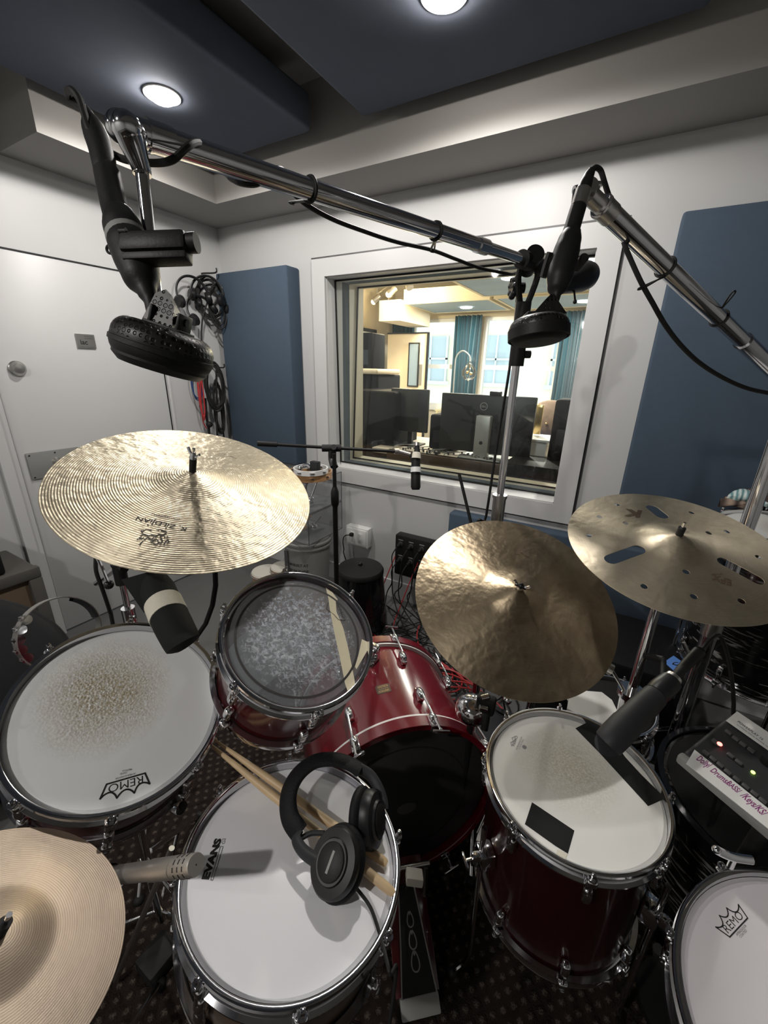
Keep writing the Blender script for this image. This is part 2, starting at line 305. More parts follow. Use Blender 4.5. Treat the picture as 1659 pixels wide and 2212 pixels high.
    def ribbon(s, pts, w, z=0., M=None, h=.0003):
        for a, b in zip(pts[:-1], pts[1:]):
            a, b = V((a[0], a[1])), V((b[0], b[1])); d = (b-a); l = d.length
            if l < 1e-7: continue
            d /= l; nn = V((-d.y, d.x))*w/2; a2, b2 = a-d*w*.3, b+d*w*.3
            s.prism([tuple(a2-nn), tuple(b2-nn), tuple(b2+nn), tuple(a2+nn)], z, z+h, M)
        return s
def setk(o, label=None, cat=None, group=None, kind=None):
    if label: o['label'] = label
    if cat: o['category'] = cat
    if group: o['group'] = group
    if kind: o['kind'] = kind
    return o
def build(name, mb, m, parent=None, world=False, label=None, cat=None, group=None, kind=None, ang=38, smooth=True):
    me = bpy.data.meshes.new(name); vs = mb.v
    o = bpy.data.objects.new(name, me); COL.objects.link(o)
    if parent is not None:
        Mp = PM[parent.name]; o.parent = parent; PM[o.name] = Mp
        if world: Mi = Mp.inverted(); vs = [Mi @ p for p in vs]
    else:
        lo = [min(p[i] for p in vs) for i in range(3)]; hi = [max(p[i] for p in vs) for i in range(3)]
        L = V(((lo[0]+hi[0])/2, (lo[1]+hi[1])/2, lo[2])); vs = [p-L for p in vs]; o.location = L; PM[o.name] = TR(*L)
    me.from_pydata([tuple(p) for p in vs], [], mb.f); me.validate()
    bm = bmesh.new(); bm.from_mesh(me); bmesh.ops.remove_doubles(bm, verts=bm.verts, dist=2e-6); bmesh.ops.recalc_face_normals(bm, faces=bm.faces); bm.to_mesh(me); bm.free()
    if smooth:
        me.polygons.foreach_set('use_smooth', [True]*len(me.polygons)); me.set_sharp_from_angle(angle=R(ang))
    me.materials.append(MATS[m] if isinstance(m, str) else m)
    return setk(o, label, cat, group, kind)
def empty(name, M, label, cat, group=None, kind=None):
    if not isinstance(M, Matrix): M = TR(*M)
    o = bpy.data.objects.new(name, None); COL.objects.link(o); o.empty_display_size = .05; o.matrix_world = M; PM[o.name] = M.copy()
    return setk(o, label, cat, group, kind)
def clone(root, M, label=None):
    def rec(o, par):
        c = o.copy(); COL.objects.link(c)
        if par: c.parent = par; PM[c.name] = M
        for ch in o.children: rec(ch, c)
        return c
    c = rec(root, None); c.matrix_world = M; PM[c.name] = M
    if label: c['label'] = label
    return c
def text_mesh(txt, bold=0., italic=0., space=1.):
    cu = bpy.data.curves.new('t', 'FONT'); cu.body = txt; cu.size = 1; cu.offset = bold; cu.shear = italic; cu.space_character = space; cu.resolution_u = 3
    o = bpy.data.objects.new('t', cu); COL.objects.link(o); bpy.context.view_layer.update()
    me = bpy.data.meshes.new_from_object(o); vs = [v.co.copy() for v in me.vertices]; fs = [tuple(p.vertices) for p in me.polygons]
    bpy.data.objects.remove(o); bpy.data.meshes.remove(me); bpy.data.curves.remove(cu); return vs, fs
def text(mb, txt, a, b, z=.0004, h=None, bold=0., italic=0., M=None, hfun=None, space=1.):
    """flat lettering in local xy: baseline a->b, optional cap height h, hfun(x,y)->z for curved surfaces"""
    vs, fs = text_mesh(txt, bold, italic, space); x0 = min(v.x for v in vs); x1 = max(v.x for v in vs); y1 = max(v.y for v in vs)
    a, b = V((a[0], a[1])), V((b[0], b[1])); d = b-a; w = d.length; d /= w; nn = V((-d.y, d.x)); sx = w/(x1-x0); sy = (h/y1) if h else sx
    out = []
    for v in vs:
        p = a+d*((v.x-x0)*sx)+nn*(v.y*sy); out.append((p.x, p.y, (hfun(p.x, p.y) if hfun else 0)+z))
    mb.add(out, fs, M); return mb
# ================================================================== SETTING
XL, XR, YW, YB, ZS, ZC = -2.616, 2.5, 2.206, -2.4, 2.37, 2.74
def st(name, mb, m, parent=None, **k): return build(name, mb, m, parent, kind=(None if parent else 'structure'), **k)
# window opening
wx0, wx1, wz0, wz1 = -1.707, -.243, CAMZ-.653, CAMZ+.499
YO = 2.60
b = MB()
b.bb((XL-.15, YW, -.02), (wx0, YO, ZC)); b.bb((wx1, YW, -.02), (XR+.1, YO, ZC)); b.bb((wx0, YW, -.02), (wx1, YO, wz0)); b.bb((wx0, YW, wz1), (wx1, YO, ZC))
st('wall_back', b, 'white_paint', smooth=False)
dy0, dy1, dzt = .820, 1.678, CAMZ+.480      # door opening
b = MB(); b.bb((XL-.15, YB, -.02), (XL, dy0, ZC)); b.bb((XL-.15, dy1, -.02), (XL, YW, ZC)); b.bb((XL-.15, dy0, dzt), (XL, dy1, ZC))
st('wall_left', b, 'white_paint', smooth=False)
st('wall_right', MB().bb((XR, YB, -.02), (XR+.1, YW, ZC)), 'white_paint', smooth=False)
st('wall_front', MB().bb((XL-.15, YB-.1, -.02), (XR+.1, YB, ZC)), 'white_paint', smooth=False)
st('floor', MB().bb((XL-.15, YB-.1, -.06), (XR+.1, 2.26, 0)), 'concrete', smooth=False)
st('ceiling', MB().bb((XL-.15, YB-.1, ZC), (XR+.1, YW+.1, ZC+.08)), 'ceiling_paint', smooth=False)
b = MB(); b.bb((XL, 1.895, ZS), (XR, YW, ZC)); st('trim_1', b, 'ceiling_paint', smooth=False)       # dropped soffit along the window wall
st('trim_2', MB().bb((XL, 1.047, ZS), (-2.235, 1.895, ZC)), 'ceiling_paint', smooth=False)            # soffit over the door
# door
d = empty('door_1', (XL, (dy0+dy1)/2, 0), 'white acoustic studio door in the left wall', 'door', kind='structure')
b = MB().bb((XL-.08, dy0+.004, .012), (XL-.004, dy1-.004, dzt-.006), bev=.004); build('door_leaf', b, 'trim_paint', d, True)
b = MB(); b.bb((XL-.02, dy0-.075, 0), (XL+.022, dy0-.03, dzt+.0)); b.bb((XL-.02, dy0-.03, 0), (XL+.008, dy0, dzt)); build('door_frame', b, 'trim_paint', d, True, smooth=False)
b = MB(); b.bb((XL-.003, dy0-.002, dzt-.006), (XL+.001, dy1, dzt+.0)); b.bb((XL-.003, dy1-.004, .0), (XL+.001, dy1, dzt)); build('door_gap', b, 'black_rubber', d, True, smooth=False)
b = MB(); b.bb((XL, dy1+.004, 0), (XL+.012, dy1+.022, dzt+.02), bev=.003); build('door_stop', b, 'trim_paint', d, True)
q = [atx(x, y, XL) for x, y in ((54, 981), (152, 968), (70, 1037))]
hy0, hy1, hz0, hz1 = q[0].y, q[0].y+.24, q[2].z, q[0].z+.002
b = MB().bb((XL-.002, hy0, hz0), (XL+.006, hy1, hz1), bev=.002); hp = build('handle_plate', b, 'mid_grey', d, True)
b = MB(); cy, cz = hy0+.125, (hz0+hz1)/2+.01; b.turn((XL+.006, cy, cz), (XL+.05, cy, cz), [(0, .022), (.3, .013), (1, .012)]); b.tube([(XL+.045, cy, cz), (XL+.055, cy+.03, cz), (XL+.055, cy+.12, cz)], .009)
build('lever_handle', b, 'satin_chrome', hp, True)
b = MB()
for yy, zz in ((hy0+.012, hz0+.012), (hy0+.012, hz1-.012), (hy1-.012, hz1-.012), (hy0+.125, hz1-.012)): b.cyl((XL+.005, yy, zz), (XL+.009, yy, zz), .004, seg=10)
build('screw', b, 'chrome', hp, True)
kp = atx(37, 796, XL); b = MB().turn((XL-.002, kp.y, kp.z), (XL+.03, kp.y, kp.z), [(0, .001), (0, .036), (.25, .036), (.5, .028), (.8, .026), (.95, .022), (1, .001)], seg=32)
build('dead_bolt', b, 'nickel', d, True)
s0 = atx(160, 720, XL); s1 = atx(209, 754, XL); sm = (s0+s1)/2
SF = Matrix(((0, 0, 1, XL+.0), (1, 0, 0, sm.y), (0, 1, 0, sm.z), (0, 0, 0, 1)))
sw, sh = abs(s1.y-s0.y)/2-.002, .036
b = MB().box((0, 0, .001), (2*sw, 2*sh, .004)); sg = build('maker_plate', b, 'nickel', d, True) if False else None
b = MB().box((0, 0, .0015), (2*sw, 2*sh, .005), SF); sg = build('maker_plate', b, 'nickel', d, True)
b = MB(); text(b, 'iac', (-sw*.62, -sh*.45), (sw*.15, -sh*.45), z=.0045, bold=.02, M=SF); text(b, 'POWER FLOW', (-sw*.1, sh*.62), (sw*.85, sh*.62), z=.0045, M=SF); text(b, 'DYNAMICS', (-sw*.1, sh*.32), (sw*.8, sh*.32), z=.0045, M=SF); text(b, 'noise control', (-sw*.75, -sh*.85), (sw*.75, -sh*.85), z=.0045, h=.004, M=SF)
build('plate_lettering', b, 'ink', sg, True, smooth=False)
b = MB()
b.bb((XL, YB, 0), (XL+.012, dy0-.08, .10)); b.bb((XL, dy1+.022, 0), (XL+.012, YW, .10)); st('baseboard_left', b, 'trim_paint', smooth=False)
b = MB().bb((XL, YW-.014, 0), (XR, YW, .135), bev=.003); st('baseboard_back', b, 'trim_paint', smooth=False)
# studio window: casing, sill, jambs, felt gap, two tilted panes
b = MB(); t = .095; pz = YW-.016
b.bb((wx0-t, pz, wz1), (wx1+t, YW, wz1+t)); b.bb((wx0-t, pz, wz0-t), (wx1+t, YW, wz0)); b.bb((wx0-t, pz, wz0), (wx0, YW, wz1)); b.bb((wx1, pz, wz0), (wx1+t, YW, wz1))
w1 = empty('window_1', (-.975, YW, wz0), 'interior studio window into the control room', 'window', kind='structure')
build('window_casing', b, 'trim_paint', w1, True, smooth=False)
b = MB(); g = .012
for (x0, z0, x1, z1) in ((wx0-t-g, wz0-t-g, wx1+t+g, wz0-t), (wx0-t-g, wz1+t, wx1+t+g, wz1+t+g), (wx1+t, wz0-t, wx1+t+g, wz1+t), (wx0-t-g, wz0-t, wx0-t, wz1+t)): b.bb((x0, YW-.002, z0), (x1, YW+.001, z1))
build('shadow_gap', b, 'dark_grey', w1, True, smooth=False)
def jamb(y0, y1, th, m, name):
    b = MB(); b.bb((wx0, y0, wz0), (wx0+th, y1, wz1)); b.bb((wx1-th, y0, wz0), (wx1, y1, wz1)); b.bb((wx0, y0, wz0), (wx1, y1, wz0+th)); b.bb((wx0, y0, wz1-th), (wx1, y1, wz1)); return build(name, b, m, w1, True, smooth=False)
jamb(YW+.002, 2.364, .004, 'trim_paint', 'inner_jamb'); jamb(2.364, 2.442, .002, 'grey_felt', 'felt_gap'); jamb(2.442, YO+.01, .004, 'beige_jamb', 'outer_jamb')
b = MB(); b.bb((wx0+.004, YW-.012, wz0-.004), (wx1-.004, 2.29, wz0+.007)); build('window_sill', b, 'trim_paint', w1, True, smooth=False)
for nm, yt, yb in (('pane', 2.288, 2.322), ('pane', 2.538, 2.478)):
    b = MB(); a = .006; o = .004
    b.add([(wx0+a, yb, wz0+.008), (wx1-a, yb, wz0+.008), (wx1-a, yt, wz1-a), (wx0+a, yt, wz1-a), (wx0+a, yb+o, wz0+.008), (wx1-a, yb+o, wz0+.008), (wx1-a, yt+o, wz1-a), (wx0+a, yt+o, wz1-a)], [(0, 1, 2, 3), (7, 6, 5, 4), (0, 4, 5, 1), (1, 5, 6, 2), (2, 6, 7, 3), (3, 7, 4, 0)])
    p = build(nm, b, 'window_glass', w1, True, smooth=False)
    b = MB(); k = .011
    for (pa, pb) in (((wx0+.008, yb, wz0+.01), (wx0+.008, yt, wz1-.01)), ((wx1-.008, yb, wz0+.01), (wx1-.008, yt, wz1-.01)), ((wx0, yb, wz0+.011), (wx1, yb, wz0+.011)), ((wx0, yt, wz1-.008), (wx1, yt, wz1-.008))): b.tube([pa, pb], .006, seg=4, sm=1)
    build('gasket', b, 'black_rubber', p, True)
b = MB(); p = aty(744, 990, 2.25); b.tube([(wx0+.03, 2.262, wz0+.012), (wx0+.045, 2.25, wz0+.03), (wx0+.07, 2.235, wz0+.014)], .004); build('window_latch', b, 'chrome', w1, True)
# ------------------------------------------------------------------ acoustic panels and ceiling clouds
def panel(name, a, bb_, label, cat, group=None, bev=.012):
    return build(name, MB().bb(a, bb_, bev=bev, seg=3), 'cloud_fabric' if 'cloud' in name else 'blue_fabric', label=label, cat=cat, group=group)
panel('acoustic_panel', (-2.54, 2.088, .86), (-1.911, YW-.001, 2.08), 'tall blue fabric acoustic panel between the door corner and the studio window', 'acoustic panel')
panel('acoustic_panel', (.040, 2.10, .88), (1.30, YW-.001, 2.088), 'large blue fabric acoustic panel right of the studio window', 'acoustic panel')
panel('acoustic_panel', (-.786, 2.125, .16), (.60, YW-.001, .731), 'low blue fabric acoustic panel under the studio window', 'acoustic panel')
ZK = CAMZ+.98
panel('ceiling_cloud', (-2.17, -2.1, ZK), (-1.452, 1.80, ZK+.14), 'blue fabric ceiling cloud nearer the door with a lit downlight', 'ceiling panel', bev=.02)
panel('ceiling_cloud', (-1.19, -2.1, ZK), (-.011, 1.815, ZK+.14), 'wide blue fabric ceiling cloud at the top centre of the photo', 'ceiling panel', bev=.02)
def can(px=None, x=0, y=0, power=30, lab='', glow=True, size=.035):
    if px: p = atz(*px, ZK); x, y = p.x, p.y
    e = empty('ceiling_downlight', (x, y, ZK), lab, 'ceiling light')
    build('trim_ring', MB().lathe([(.052, -.004), (.066, -.004), (.068, .002), (.052, .002)], TR(0, 0, 0), 40, closed=True), 'white_plastic', e)
    build('lamp_bulb', MB().sph((0, 0, -.003), .05, None, (1, 1, .5), 24, 8, -1, .05), 'lamp_glow', e)
    l = bpy.data.lights.new('downlight_lamp', 'SPOT'); l.spot_size = R(176); l.spot_blend = .22; l.energy = power; l.shadow_soft_size = size; l.color = (1, .965, .93)
    o = bpy.data.objects.new('downlight_lamp', l); COL.objects.link(o); o.parent = e; o.location = (0, 0, -.034)
    return e
can((350, 205), power=23, lab='lit round downlight in the ceiling cloud nearer the door')
can((960, -14), power=30, lab='lit round downlight at the top edge of the photo in the wide ceiling cloud')
can(x=-.66, y=-1.1, power=46, lab='round downlight in the wide ceiling cloud behind the camera')
can(x=-1.80, y=-1.3, power=9, lab='round downlight in the door side ceiling cloud behind the camera')
# ------------------------------------------------------------------ CONTROL ROOM (seen through the glass)
CX0, CX1, CY1, CZ = -3.9, 1.2, 7.0, 3.0
st('wall_control_left', MB().bb((CX0-.1, YO, -.02), (CX0, CY1, CZ)), 'warm_wall', smooth=False)
st('wall_control_right', MB().bb((CX1, YO, -.02), (CX1+.1, CY1, CZ)), 'warm_wall', smooth=False)
st('floor_control', MB().bb((CX0, 2.26, -.06), (CX1, CY1+.2, 0)), 'desk_wood', smooth=False)
st('ceiling_control', MB().bb((CX0, YO, CZ), (CX1, CY1+.2, CZ+.08)), 'warm_ceiling', smooth=False)
WZ0, WZ1 = CAMZ-.66, CAMZ+.79
wins = [(-3.55, -2.66), (-2.25, -1.05), (-.55, .65)]
b = MB(); xs = [CX0]+[v for w in wins for v in w]+[CX1]
for i in range(0, len(xs), 2): b.bb((xs[i], CY1, -.02), (xs[i+1], CY1+.2, CZ))
for w in wins: b.bb((w[0], CY1, -.02), (w[1], CY1+.2, WZ0)); b.bb((w[0], CY1, WZ1), (w[1], CY1+.2, CZ))
st('wall_control_back', b, 'warm_wall', smooth=False)
for i, (a, c) in enumerate(wins):
    e = empty('window_%d' % (i+2), ((a+c)/2, CY1, WZ0), 'sash window in the far wall of the control room', 'window', kind='structure')
    b = MB(); f = .05; zm = CAMZ+.03
    for (x0, z0, x1, z1) in ((a, WZ0, a+f, WZ1), (c-f, WZ0, c, WZ1), (a+f, WZ0, c-f, WZ0+.06), (a+f, WZ1-f, c-f, WZ1), (a+f, zm-.035, c-f, zm+.035)): b.bb((x0, CY1+.05, z0), (x1, CY1+.11, z1))
    b.bb((a-.08, CY1-.02, WZ0-.05), (c+.08, CY1+.049, WZ0-.001)); build('sash_frame', b, 'white_plastic', e, True, smooth=False)
    build('window_glass', MB().bb((a+f, CY1+.078, WZ0+.06), (c-f, CY1+.082, WZ1-f)), 'window_glass', e, True, smooth=False)
# soffit box and duct, left back of control room
st('trim_3', MB().bb((-3.32, 5.5, 2.135), (-2.98, 6.5, 2.40)), 'warm_wall', smooth=False)
# blue ceiling clouds of the control room
for (a, c, lb) in (((-1.74, 3.7, 2.35), (.4, 5.33, 2.41), 'nearer pale blue ceiling cloud in the control room'), ((-2.94, 5.62, 2.35), (-1.79, 6.62, 2.41), 'pale blue ceiling cloud over the far left control room window'), ((-1.66, 5.58, 2.35), (.5, 6.62, 2.41), 'pale blue ceiling cloud over the right far window')):
    e = empty('control_room_cloud', ((a[0]+c[0])/2, (a[1]+c[1])/2, a[2]), lb, 'ceiling panel', 'blue ceiling clouds of the control room')
    build('fabric_face', MB().bb(a, (c[0], c[1], c[2])), 'cloud_blue', e, True, smooth=False)
    b = MB(); k = .035
    for (x0, y0, x1, y1) in ((a[0]-k, a[1]-k, c[0]+k, a[1]), (a[0]-k, c[1], c[0]+k, c[1]+k), (a[0]-k, a[1], a[0], c[1]), (c[0], a[1], c[0]+k, c[1])): b.bb((x0, y0, a[2]-.005), (x1, y1, c[2]+.12))
    build('edge_frame', b, 'warm_ceiling', e, True, smooth=False)
def ctl_light(x, y, z, pw, lab):
    e = empty('control_room_downlight', (x, y, z), lab, 'ceiling light', 'control room downlights')
    build('lens', MB().lathe([(.0001, -.004), (.075, -.004), (.085, 0)], None, 28), 'soft_glow', e)
    l = bpy.data.lights.new('control_lamp', 'AREA'); l.shape = 'DISK'; l.size = .14; l.energy = pw*1.0; l.color = (1, .93, .82)
    o = bpy.data.objects.new('control_lamp', l); COL.objects.link(o); o.parent = e; o.location = (0, 0, -.012)
p = atz(1007, 665, 2.338); ctl_light(p.x, p.y, 2.338, 40, 'round ceiling light above the curtains in the control room, left one')
p = atz(1262, 652, 2.338); ctl_light(p.x, p.y, 2.338, 40, 'round ceiling light at the right edge of the control room view')
ctl_light(-1.2, 4.4, 2.338, 45, 'round ceiling light in the nearer blue ceiling cloud of the control room')
ctl_light(-1.9, 3.2, CZ-.004, 16, 'added unseen ceiling light near the glass brightening the window jambs')  # extra unseen lamp, added to brighten the window jambs
# track light
tp = atz(850, 627, 2.52); e = empty('track_light', (tp.x, tp.y, 2.62), 'brown track light bar with tilted spot heads on the control room ceiling', 'track light')
b = MB().tube([atz(815, 634, 2.55), atz(850, 612, 2.55)], .012, sm=1); b.tube([atz(815, 634, 2.55), atz(815, 634, 2.55)+V((0, 0, .2))], .008, sm=1); build('track_bar', b, 'nickel', e, True)
for (px, py, dx, dz, lit) in ((815, 645, -.6, -.5, 1), (848, 628, -.6, -.5, 1), (842, 640, .5, -.6, 0), (882, 612, .4, -.6, 0)):
    p = atz(px, py, 2.50); dd = V((dx, -.2, dz)).normalized(); hb = build('spot_head', MB().cyl(p-dd*.06, p+dd*.07, .04, .048, 20).tube([p-dd*.02, p+V((0, 0, .07))], .008, sm=1), 'nickel', e, True)
    if lit: build('spot_bulb', MB().sph(p+dd*.07, .038, None, (1, 1, 1), 14, 8), 'warm_glow', hb, True)
l = bpy.data.lights.new('track_lamp', 'POINT'); l.energy = 60; l.color = (1, .80, .50); l.shadow_soft_size = .06
o = bpy.data.objects.new('track_lamp', l); COL.objects.link(o); o.parent = e; o.location = (.3, -.3, -.3)
# curtains
def curtain(x0, x1, y, z0, z1, lab):
    b = MB(); n = 60; vs = []; fs = []
    for s_, off in ((0, 0), (1, .012)):
        for i in range(n+1):
            t = i/n; x = x0+(x1-x0)*t; yy = y+.045*math.sin(t*2*PI*7)+.012*math.sin(t*31)+off
            vs += [(x+.02*math.sin(t*9), yy, z1), (x0+(x1-x0)*(t*.96+.02)+.03*math.sin(t*7), yy+.02*math.sin(t*23), (z0+z1)/2), (x, yy, z0)]
    m3 = 3*(n+1)
    for i in range(n):
        for k in range(2): fs += [(3*i+k, 3*i+3+k, 3*i+4+k, 3*i+1+k), (m3+3*i+k, m3+3*i+1+k, m3+3*i+4+k, m3+3*i+3+k)]
    b.add(vs, fs); return build('curtain', b, 'teal_curtain', label=lab, cat='curtain', group='teal curtains in the control room')
curtain(-2.68, -2.24, 6.82, .1, 2.32, 'pleated teal curtain between the two far windows behind the arc lamp')
curtain(-3.84, -3.42, 6.82, .1, 2.32, 'teal curtain bunched at the far left corner behind the tan door')
curtain(-1.05, -.52, 6.80, .1, 2.32, 'teal curtain on the right of the control room behind the hanging microphone')
# open tan door in the control room
dl, dr = aty(838, 722, 6.35), aty(923, 722, 6.35)
e = empty('control_room_door', (dl.x, 6.35, 0), 'open tan door with a narrow glass light in the control room', 'door')
build('leaf', MB().bb((dl.x, 6.35, .01), (dr.x, 6.39, dl.z), bev=.003), 'door_tan', e, True)
b = MB(); q = .012
b.bb((dl.x-.01, 6.34, dl.z+.001), (dr.x+.02, 6.40, dl.z+.02)); b.bb((dr.x+.001, 6.34, 0), (dr.x+.02, 6.40, dl.z)); build('edge_seal', b, 'black_plastic', e, True, smooth=False)
v0, v1 = aty(886, 743, 6.34), aty(897, 833, 6.34)
vl = build('door_light', MB().bb((v0.x, 6.332, v1.z), (v1.x+.03, 6.346, v0.z)), 'soft_glow' if 0 else 'cloud_blue', e, True, smooth=False)
b = MB()
for (x0, z0, x1, z1) in ((v0.x-.02, v1.z-.02, v1.x+.05, v1.z), (v0.x-.02, v0.z, v1.x+.05, v0.z+.02), (v0.x-.02, v1.z, v0.x, v0.z), (v1.x+.03, v1.z, v1.x+.05, v0.z)): b.bb((x0, 6.326, z0), (x1, 6.35, z1))
build('light_frame', b, 'black_plastic', vl, True, smooth=False)
p0, p1 = aty(901, 787, 6.34), aty(910, 832, 6.34); build('push_plate', MB().bb((p0.x, 6.34, p1.z), (p1.x, 6.349, p0.z)), 'nickel', e, True, smooth=False)
st('door_2', MB().bb((CX0, 5.35, 0), (CX0+.02, 6.3, 2.05)), 'white_plastic', smooth=False)
st('trim_4', MB().bb((CX0, 5.30, 0), (CX0+.03, 5.35, 2.08)).bb((CX0, 6.3, 0), (CX0+.03, 6.35, 2.08)).bb((CX0, 5.30, 2.05), (CX0+.03, 6.35, 2.10)), 'black_plastic', smooth=False)
# console desk, monitors, speakers
e = empty('mixing_desk', (-1.0, 3.0, 0), 'dark mixing desk with a light top below the computer monitors', 'desk')
build('desk_top', MB().bb((-1.75, 2.82, .86), (-.15, 3.55, .90), bev=.005), 'desk_wood', e, True)
build('desk_body', MB().bb((-1.72, 2.9, .02), (-.2, 3.5, .858), bev=.01), 'black_satin', e, True)
b = MB()
random.seed(3)
for i in range(60): x = -1.5+random.random()*1.0; y = 2.84+random.random()*.16; b.cyl((x, y, .90), (x, y, .915+random.random()*.01), .007, seg=8)
build('control_knobs', b, 'dark_grey', e, True, kind='stuff')
build('patch_bay', MB().bb((-1.6, 2.80, .80), (-.62, 2.86, .90), bev=.004), 'ply_brown', e, True)
r0 = V((-.70, 2.70, 0)); 
a, c = aty(1100, 1000, 2.68), aty(1208, 1018, 2.68)
build('rack_case', MB().bb((-.64, 2.68, .52), (-.245, 3.05, .945), bev=.004), 'black_satin', label='black rack case directly behind the lower right corner of the glass', cat='rack case')
b = MB()
for k in range(7):
    x = -1.45+.11*k; b.tube([(x, 3.1+.05*(k % 2), .905), (x-.05, 2.95, .93-.01*(k % 3)), (x-.12, 2.86, .915), (x-.10, 2.79, .80)], .004, sm=5)
build('desk_cables', b, 'mid_grey', label='thin pale cables draped over the back edge of the mixing desk', cat='cables', kind='stuff')
def monitor(pts, y, lab, tilt=0, logo=False, th=.035):
    tl, tr, bl = [aty(*p, y) for p in pts]; e = empty('computer_monitor', ((tl.x+tr.x)/2, y, bl.z), lab, 'monitor')
    build('screen_case', MB().bb((tl.x, y, bl.z), (tr.x, y+th, tl.z), bev=.006), 'screen_back', e, True); return e, tl, tr, bl
e, tl, tr, bl = monitor(((955, 848), (1161, 857), (950, 968)), 2.95, 'large black monitor seen from behind on a silver stand')
s0, s1 = aty(1030, 897, 2.90), aty(1050, 975, 2.90)
b = MB().bb((s0.x, 2.885, .905), (s1.x+.012, 2.945, s0.z), bev=.008).bb((s0.x-.10, 2.84, .901), (s1.x+.12, 3.05, .913), bev=.004); sd = build('stand', b, 'silver_plastic', e, True)
b = MB().cyl(((s0.x+s1.x)/2+.006, 2.884, 1.02), ((s0.x+s1.x)/2+.006, 2.886, 1.02), .013, seg=16); build('cable_hole', b, 'black_plastic', sd, True)
cp = aty(1045, 878, 2.948); LF = Matrix(((1, 0, 0, cp.x), (0, 0, -1, 2.949), (0, 1, 0, cp.z), (0, 0, 0, 1)))
b = MB().lathe([(.024, 0), (.027, 0), (.027, .001), (.024, .001)], LF, 40, closed=True); text(b, 'DELL', (-.018, -.006), (.018, -.006), h=.012, M=LF); build('logo', b, 'silver_plastic', e, True, smooth=False)
p = aty(1070, 855, 2.94); build('webcam', MB().bb((p.x-.04, 2.93, p.z), (p.x+.04, 2.97, p.z+.03), bev=.006), 'black_plastic', e, True)
e, tl, tr, bl = monitor(((845, 838), (926, 840), (842, 928)), 3.05, 'smaller black monitor seen from behind at the left end of the desk')
b = MB().bb(((tl.x+tr.x)/2-.02, 3.09, .90), ((tl.x+tr.x)/2+.02, 3.12, 1.2)).bb(((tl.x+tr.x)/2-.1, 3.02, .90), ((tl.x+tr.x)/2+.1, 3.2, .912)); build('stand', b, 'black_plastic', e, True)
p = aty(862, 889, 3.05); build('port_label', MB().bb((p.x-.012, 3.045, p.z-.015), (p.x+.012, 3.05, p.z+.015)), 'mid_grey', e, True)
def speaker(x0, x1, y0, y1, z0, z1, lab, top=None):
    e = empty('studio_speaker', ((x0+x1)/2, (y0+y1)/2, z0), lab, 'speaker')
    build('cabinet', MB().bb((x0, y0, z0), (x1, y1, z1), bev=.02, seg=3), 'matte_black', e, True)
    build('rear_panel', MB().bb((x0+.04, y0-.006, z0+.06), (x1-.05, y0+.002, z0+(z1-z0)*.55), bev=.002), 'black_plastic', e, True); return e
speaker(-2.05, -1.62, 2.95, 3.40, .0, 1.335, 'tall dark grey cabinet back at the left of the control room view')
speaker(-2.62, -2.06, 3.41, 3.86, .0, 1.45, 'dark cabinet with a rounded tan top edge beside the glass')
build('cabinet_cap', MB().bb((-2.60, 3.33, 1.455), (-2.02, 3.78, 1.50), bev=.018, seg=3), 'door_tan', label='tan padded cap lying on the dark cabinet left in the control room', cat='cap')
speaker(-2.95, -2.62, 4.2, 4.5, 1.48, 1.88, 'black hanging speaker against the control room left wall')
speaker(-.42, -.27, 2.95, 3.2, .92, 1.345, 'slim grey speaker at the right edge of the glass')
speaker(-1.33, -1.12, 3.0, 3.25, .91, 1.18, 'small black speaker between the two monitors')
# arc lamp
lb = aty(978, 840, 4.9); lt = aty(1000, 758, 4.9); bu = aty(1013, 806, 4.9)
e = empty('arc_lamp', (lb.x, 4.9, 0), 'thin brass arc lamp with a clear glass globe before the teal curtain', 'floor lamp')
b = MB().lathe([(.001, 0), (.14, 0), (.14, .02), (.001, .025)], TR(lb.x, 4.9, 0)); build('base', b, 'nickel', e, True)
b = MB().tube([(lb.x, 4.9, .02), (lb.x+.01, 4.9, 1.0), (aty(982, 800, 4.9)), aty(986, 770, 4.9), aty(1000, 758, 4.9), aty(1014, 768, 4.9), (bu.x, 4.9, bu.z+.13)], .009, sm=6); build('pole', b, 'silver_plastic', e, True)
g = build('glass_shade', MB().turn((bu.x, 4.9, bu.z-.09), (bu.x, 4.9, bu.z+.13), [(0, .001), (.1, .05), (.3, .082), (.5, .085), (.75, .05), (.9, .02), (1, .018)]), 'bulb_glass', e, True)
build('bulb', MB().sph((bu.x-.02, 4.9, bu.z+.01), .018).sph((bu.x+.025, 4.9, bu.z-.005), .018).cyl((bu.x, 4.9, bu.z+.02), (bu.x, 4.9, bu.z+.12), .007, seg=8), 'brass', g, True)
# lounge chair with furry round pillow, picture frame-like stool items
p = aty(1187, 905, 4.6); e = empty('round_pillow', (p.x, 4.6, .8), 'round brown tufted fur pillow at the right of the control room', 'pillow')
b = MB(); vs = []; n = 48
b.sph((0, 0, 0), .24, frame((p.x, 4.6, p.z-.05), (0.1, -1, .1)) @ Matrix.Diagonal((1, 1, .35, 1)), seg=n, rings=14); build('fur_cover', b, 'brown_fur', e, True)
build('button', MB().sph((p.x-.01, 4.505, p.z-.04), .014), 'brass', e, True)
build('sofa', MB().bb((-.98, 4.35, .0), (-.25, 5.1, .86), bev=.05, seg=4).bb((-.98, 4.72, .7), (-.25, 5.1, 1.05), bev=.05, seg=4), 'blue_pillow', label='dark blue sofa under the fur pillow in the control room', cat='sofa')
build('framed_mirror', MB().bb((-.60, 3.3, 1.06), (-.545, 3.32, 1.28), bev=.004), 'brass', label='small gold edged box standing right of the large monitor', cat='box')
